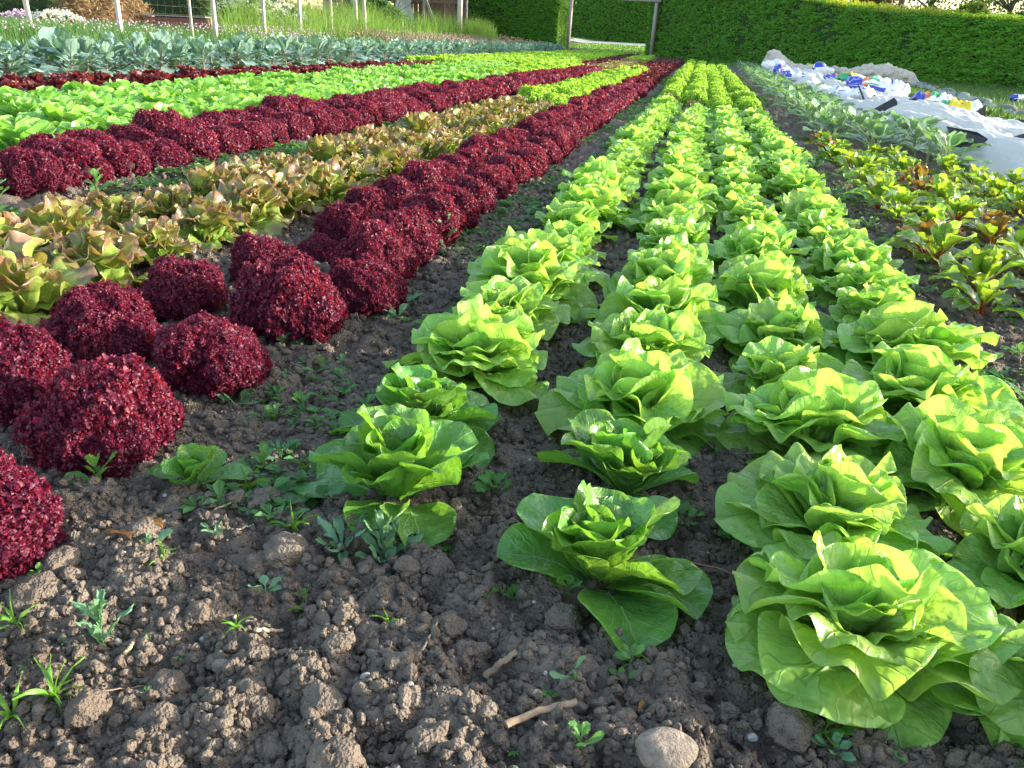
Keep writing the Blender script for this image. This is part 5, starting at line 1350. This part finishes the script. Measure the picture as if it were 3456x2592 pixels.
# red slatted bench back
M_redwood = plainmat('red_stained_wood', (.26, .055, .045), (.17, .04, .035), .7, 12, .3, rnd=.15)
bn = thing('red_bench', 'low red brown slatted timber bench half hidden in flowers', 'bench', (-14.3, 22.6, .18), math.atan2(-2.0, 3.1))
for k in range(5):
    mb = MB(); box(mb, -1.9, 1.9, -.015 - .02 * k, .015 - .02 * k, .06 + k * .105, .06 + k * .105 + .09); link('slat', mb.mesh('slat', M_redwood, smooth=False), bn)
for sx in (-1.8, 1.8):
    mb = MB(); box(mb, sx - .04, sx + .04, .02, .10, -.1, .60); link('leg', mb.mesh('leg', M_grey_wood, smooth=False), bn)
mb = MB(); box(mb, -1.9, 1.9, -.16, .03, .60, .63); link('top_board', mb.mesh('top_board', M_grey_wood, smooth=False), bn)
mb = MB(); box(mb, -2.8, 2.8, -.09, .09, 0, .12); thing('plank', 'long grey plank edging at the far left behind the flowers', 'plank', (-18.3, 20.5, .42), -.62, me=mb.mesh('plank', M_grey_wood, smooth=False))
# red tulip
tl = thing('red_tulip', 'single bright red tulip in the grass at the upper left', 'flower', (-12.52, 16.0, .22))
mb = MB(); tube(mb, [[0, 0, 0], [.01, 0, .18], [0, 0, .33]], .004, 5); link('stalk', mb.mesh('stalk', M_weed), tl)
M_tulip = leafmat('tulip_petal', base=(.62, .012, .02), trans=(.9, .05, .03), vein=0, tmix=.3, rough=.4, spec=.4, blister=60, bumpd=.001)
pm = leafmesh('petal', M_tulip, L=.085, W=.07, a0=35, a1=110, seed=3, nu=7, nv=9, cup=.5, ruf=.01, nw=3)
for k in range(6): link('petal', pm, tl, (0, 0, .32), (0, 0, k * 1.047 + .2), .9 + .1 * (k % 2))
# straw / compost heap
def mound(name, label, cat, x, y, rx, ry, h, mat, seed, nl, lmat, ls, lw, z0=.1):
    na, nb = 40, 14; a = np.linspace(0, 2 * np.pi, na, endpoint=False); b = np.linspace(0, 1, nb)
    A_, B_ = np.meshgrid(a, b, indexing='ij'); q = 1 + .22 * fbm(np.cos(A_) * 2 + seed, np.sin(A_) * 2, B_ * 2, seed, 3)
    X = rx * np.cos(A_) * np.cos(B_ * 1.57) * q; Y = ry * np.sin(A_) * np.cos(B_ * 1.57) * q; Z = h * np.sin(B_ * 1.57) * q
    root = thing(name, label, cat, (x, y, z0))
    P = np.stack([X, Y, Z], -1); link('core', MB().add(P.reshape(-1, 3), grid_faces(na, nb, True)).mesh('core', mat), root)
    i = rng.integers(0, na, nl); j = (rng.random(nl) ** .8 * (nb - 1)).astype(int); C = P[i, j] + rng.normal(0, .06, (nl, 3)) * np.array([1, 1, .6])
    d = rng.normal(0, 1, (nl, 3)); d /= np.linalg.norm(d, axis=1)[:, None]; e = np.cross(d, rng.normal(0, 1, (nl, 3))); e /= np.linalg.norm(e, axis=1)[:, None]
    L = ls * rng.uniform(.5, 1.3, nl)[:, None]; W = lw * rng.uniform(.6, 1.3, nl)[:, None]
    V = np.stack([C - d * L, C - e * W, C + d * L, C + e * W], 1).reshape(-1, 3)
    f = link('litter', MB().add(V, np.arange(nl * 4).reshape(-1, 4), np.tile(np.array([[.1, .5], [.3, .1], [.45, .5], [.3, .9]]), (nl, 1))).mesh('litter', lmat, smooth=False), root); f['kind'] = 'stuff'
    return root
M_heap = leafmat('straw_litter', base=(.26, .18, .09), trans=(.4, .25, .1), vein=0, tmix=.2, rough=.8, spec=.2, var=.45, island=True, blister=50, bumpd=.001)
M_core_brown = plainmat('heap_core', (.16, .09, .04), (.08, .05, .03), 1, 8, .5)
mound('straw_heap', 'big orange brown heap of straw and compost behind the red bench', 'compost heap', -19.6, 26.5, 1.7, 1.6, 1.35, M_core_brown, 5, 9000, M_heap, .14, .018)
mound('straw_heap', 'second brown compost heap behind the tall grass', 'compost heap', -17.0, 33.5, 3.0, 2.0, 1.35, M_core_brown, 8, 6000, M_heap, .16, .02)
M_wf = plainmat('white_blossom', (.72, .72, .66), (.62, .66, .50), .8, 30, .1, trans=(.7, .7, .6))
M_dg = leafmat('shrub_leaf', base=(.055, .13, .022), trans=(.16, .32, .03), vein=0, tmix=.3, rough=.5, spec=.3, var=.4, island=True, blister=50, bumpd=.001)
M_pg = leafmat('pale_shrub_leaf', base=(.22, .30, .05), trans=(.42, .50, .06), vein=0, tmix=.4, rough=.5, spec=.3, var=.3, island=True, blister=50, bumpd=.001)
M_core_green = plainmat('shrub_core', (.02, .04, .012), (.012, .022, .008), 1, 8, .5)
mound('white_flowering_bush', 'white flowering bush behind the fence right of the wide grey post', 'bush', -14.4, 27.5, 1.8, 1.2, 1.35, M_core_green, 11, 4200, M_wf, .05, .04)
mound('flower_cushion', 'lilac and white flower cushion at the far left edge', 'flower bush', -16.1, 20.0, .9, .7, .62, M_core_green, 12, 2600, M_wf, .03, .028)
mound('flower_cushion', 'violet flower cushion left of the white one', 'flower bush', -17.4, 20.2, .8, .6, .55, M_core_green, 13, 2200, M_chive, .03, .026)
mound('shrub', 'low dark green shrub left of the gateway hedge at the grass edge', 'shrub', -13.1, 41.0, 1.6, .9, .85, M_core_green, 14, 5000, M_dg, .06, .035)
mound('shrub', 'loose green shrub behind the bright fence posts', 'shrub', -14.3, 37.0, 2.2, 1.4, 1.7, M_core_green, 15, 6000, M_dg, .07, .035)
mound('shrub', 'dark green shrub mass at the far upper left corner', 'shrub', -24.5, 27.0, 3.0, 1.4, 2.1, M_core_green, 16, 6000, M_dg, .07, .035)
mound('shrub', 'green shrub between the heaps and the white flowers', 'shrub', -18.6, 32.0, 3.4, 1.4, 2.3, M_core_green, 17, 6000, M_dg, .07, .035)
mound('shrub', 'green shrub right of the straw heap behind the thin post', 'shrub', -13.9, 25.2, 1.1, .8, .95, M_core_green, 18, 4500, M_dg, .06, .03)
# dark timber shed front with leaning boards and a pale sheet
M_dark_wood = plainmat('dark_timber', (.16, .105, .075), (.09, .06, .045), .85, 9, .5, rnd=.3)
sh = thing('timber_shed', 'open timber shed of dark boards behind the grass left of the hedge', 'shed', (-16.2, 45.5, .2), -.12)
for k in range(26):
    if k in (12, 13): continue
    mb = MB(); box(mb, -3.9 + k * .30, -3.64 + k * .30, -.02, .02, 0, 3.6); link('plank', mb.mesh('plank', M_dark_wood, smooth=False), sh, (0, .6 if k > 13 else 0, 0), (0, 0, rng.uniform(-.02, .02)))
for k, xx in enumerate((-3.9, -2.2, -.4, .35, 1.0, 3.9)):
    mb = MB(); box(mb, xx - .10, xx + .10, -.35, -.15, 0, 3.6); link('post', mb.mesh('post', M_post if k % 2 else M_grey_wood, smooth=False), sh)
for k, (xx, an) in enumerate([(-.2, .38), (1.9, -.05), (3.0, .42)]):
    mb = MB(); box(mb, -.06, .06, -.5, -.42, -.2, 3.2); link('brace', mb.mesh('brace', M_grey_wood, smooth=False), sh, (xx, 0, 0), (0, an * -1, 0))
for zz in (.9, 1.9, 2.9):
    mb = MB(); box(mb, -3.9, 3.9, .05, .12, zz, zz + .12); link('rail', mb.mesh('rail', M_dark_wood, smooth=False), sh)
mb = MB(); nu, nv = 10, 20; U_, V_ = np.meshgrid(np.linspace(-.5, .5, nu), np.linspace(0, 1, nv), indexing='ij')
P = np.stack([U_ * (.65 + .5 * (1 - V_)) + .75 * (1 - V_) ** 1.5, .10 * np.sin(U_ * 9) - .5 * (1 - V_), V_ * 3.3], -1).reshape(-1, 3)
mb.add(P, grid_faces(nu, nv)).add(P + np.array([0, .02, 0]), grid_faces(nu, nv)[:, ::-1])
thing('pale_sheet', 'pale grey sheet hanging from the shed and trailing on the grass', 'sheet', (-15.4, 44.3, .15), me=mb.mesh('pale_sheet', plainmat('pale_sheet', (.42, .45, .47), (.34, .36, .38), .6, 6, .3)))
mb = MB(); tube(mb, [[0, 0, 0], [.03, 0, 1.8], [0, .02, 3.8]], [.07, .065, .06], 8, jit=.05); thing('wooden_stake', 'thin bare stake standing before the dark shrubs left of the hedge', 'stake', (-13.3, 49.5, .1), me=mb.mesh('wooden_stake', M_grey_wood))

# ---------------------------------------------------------------- trees
M_trunk = plainmat('bark', (.12, .095, .075), (.07, .055, .045), .95, 7, .8, .03)
M_tl = leafmat('tree_leaf', base=(.050, .105, .022), trans=(.15, .28, .03), vein=0, tmix=.32, rough=.5, spec=.3, var=.4, island=True, blister=50, bumpd=.001)
M_tl_red = leafmat('copper_leaf', base=(.10, .045, .035), trans=(.25, .10, .05), vein=0, tmix=.3, rough=.5, spec=.3, var=.4, island=True, blister=50, bumpd=.001)
M_tl_dark = leafmat('dark_tree_leaf', base=(.028, .065, .018), trans=(.08, .16, .02), vein=0, tmix=.25, rough=.55, spec=.3, var=.4, island=True, blister=50, bumpd=.001)
def tree(name, label, x, y, H, R, seed, leafm, nl, low=.25, lsize=.10, clumps=60, trunk=.16):
    r = np.random.default_rng(seed); root = thing(name, label, 'tree', (x, y, float(relief(x, y)) - .1))
    mb = MB(); top = np.array([r.normal(0, .3), r.normal(0, .3), H * .8])
    t = np.linspace(0, 1, 8)[:, None]; tr = t * top + .12 * np.sin(t * 5 + seed) * np.array([1, .6, 0]); tube(mb, tr, np.linspace(trunk, trunk * .3, 8), 8, jit=.08)
    cl = []
    for k in range(clumps):
        z = low + (1 - low) * r.random() ** .9; a = r.uniform(0, 6.28); rad = R * math.sqrt(max(.05, 1 - ((z - .6) / .55) ** 2)) * r.uniform(.35, 1)
        c = np.array([rad * math.cos(a), rad * math.sin(a), z * H]); cl.append(c)
        if k % 2 == 0:
            s = tr[min(7, max(1, int(z * 7 * .75)))]; m = (s + c) / 2 + np.array([0, 0, -.05 * H]) * .4 + r.normal(0, .12, 3)
            tube(mb, np.array([s, m, c]), [trunk * .35, trunk * .2, trunk * .06], 5, cap=False)
    link('trunk', mb.mesh('trunk', M_trunk), root)
    cl = np.array(cl); idx = r.integers(0, clumps, nl); C = cl[idx] + r.normal(0, 1, (nl, 3)) * np.array([.42, .42, .26]) * (R / 3.2)
    d = r.normal(0, 1, (nl, 3)); d /= np.linalg.norm(d, axis=1)[:, None]; e = np.cross(d, r.normal(0, 1, (nl, 3))); e /= np.linalg.norm(e, axis=1)[:, None]
    L = lsize * r.uniform(.5, 1.3, nl)[:, None]; V = np.stack([C - d * L, C - e * L * .45, C + d * L, C + e * L * .45], 1).reshape(-1, 3)
    f = link('crown', MB().add(V, np.arange(nl * 4).reshape(-1, 4), np.tile(np.array([[.1, .5], [.3, .1], [.45, .5], [.3, .9]]), (nl, 1))).mesh('crown', leafm, smooth=False), root); f['kind'] = 'stuff'
tree('copper_tree', 'reddish copper leaved tree behind the hedge right of the pale panel', 8.2, 56, 7.5, 3.2, 1, M_tl_red, 10000, .02)
tree('tree', 'open crowned tree with bare lower limbs behind the middle of the right hedge', 11.6, 52, 9, 3.6, 2, M_tl, 8500, .02)
tree('tree', 'light tree with thin trunks left of the leaning pole', 14.6, 50, 9, 3.4, 3, M_tl, 8500, .02)
tree('tree', 'loose tree right of the leaning pole with sky showing through', 18.2, 50, 8.5, 3.3, 4, M_tl, 8500, .02)
tree('conifer', 'dark dense tree at the right end behind the hedge', 15.3, 35, 6.5, 3.0, 5, M_tl_dark, 17000, .05, clumps=110)
tree('tree', 'hazy tree far behind the hedge left of the copper tree', 2.5, 74, 9, 4, 6, M_tl_dark, 8000, .05)
tree('tree', 'dark shrubby tree left of the clipped hedge', -15.5, 53, 6.5, 3.0, 7, M_tl_dark, 9000, .04, clumps=110)
tree('tree', 'dark leafy tree directly left of the clipped hedge', -11.8, 62, 7.5, 3.4, 8, M_tl_dark, 8000, .1, clumps=90)
tree('young_tree', 'young tree with yellow green leaves hanging over the shed', -15.0, 43.0, 3.9, 1.1, 9, M_pg, 2200, .58, .08, 30, .08)
tree('tree', 'dark tree mass beyond the shed', -24, 62, 8, 5, 10, M_tl_dark, 9000, .05, clumps=110)
tree('tree', 'dark tree mass behind the straw heap', -31, 52, 8, 5, 12, M_tl_dark, 9000, .05, clumps=110)
for i, (bx_, by_, br, bh, mt, lab) in enumerate([(7.3, 50, 2.0, 3.6, M_tl_red, 'copper leaved bush behind the hedge beside the pale panel'), (10.2, 46, 1.6, 2.6, M_tl, 'green bush behind the middle of the right hedge'),
        (15.0, 42, 1.8, 2.7, M_tl_dark, 'dark bush behind the hedge right of the pole'), (9.0, 55, 2.0, 3.9, M_tl_dark, 'dark bush seen between the copper tree and the pole')]):
    mound('bush', lab, 'bush', bx_, by_, br, 1.0, bh, M_core_green, 60 + i, 5200, mt, .10, .05, 0)
mound('elder_bush', 'bright leafy bush rising over the hedge top beside the pole', 'bush', 9.1, 34.8, .95, .8, 2.35, M_core_green, 21, 4200, M_pg, .07, .04, 0)
mb = MB(); tube(mb, [[0, 0, 0], [.12, 0, 4.0], [.30, 0, 9.0]], [.14, .13, .11], 9, jit=.03); thing('wooden_pole', 'dark slightly leaning wooden pole behind the right hedge', 'pole', (8.62, 45, 0), me=mb.mesh('wooden_pole', plainmat('pole_wood', (.13, .09, .07), (.09, .06, .05), .85, 10, .4)))
mb = MB(); tube(mb, [[-.62, 0, 3.2], [.45, 0, 2.15]], .055, 8); thing('white_pipe', 'slanting white pipe end sticking up behind the hedge', 'pipe', (6.1, 42, 0), me=mb.mesh('white_pipe', plainmat('white_pipe', (.62, .66, .68), None, .5, 6, 0)))
van = thing('white_shed', 'pale grey panelled shed roof peeking over the hedge top', 'shed', (5.3, 50, 0))
mb = MB(); box(mb, -.85, .75, 0, 1.6, 0, 4.2); link('wall', mb.mesh('wall', plainmat('pale_panel', (.55, .57, .60), (.48, .50, .53), .5, 2, 0), smooth=False), van)
for k in range(3):
    mb = MB(); box(mb, -.80 + k * .5, -.36 + k * .5, -.03, -.003, 2.4, 4.15); link('panel', mb.mesh('panel', plainmat('pale_panel_front', (.60, .62, .65), None, .45, 2, 0), smooth=False), van)
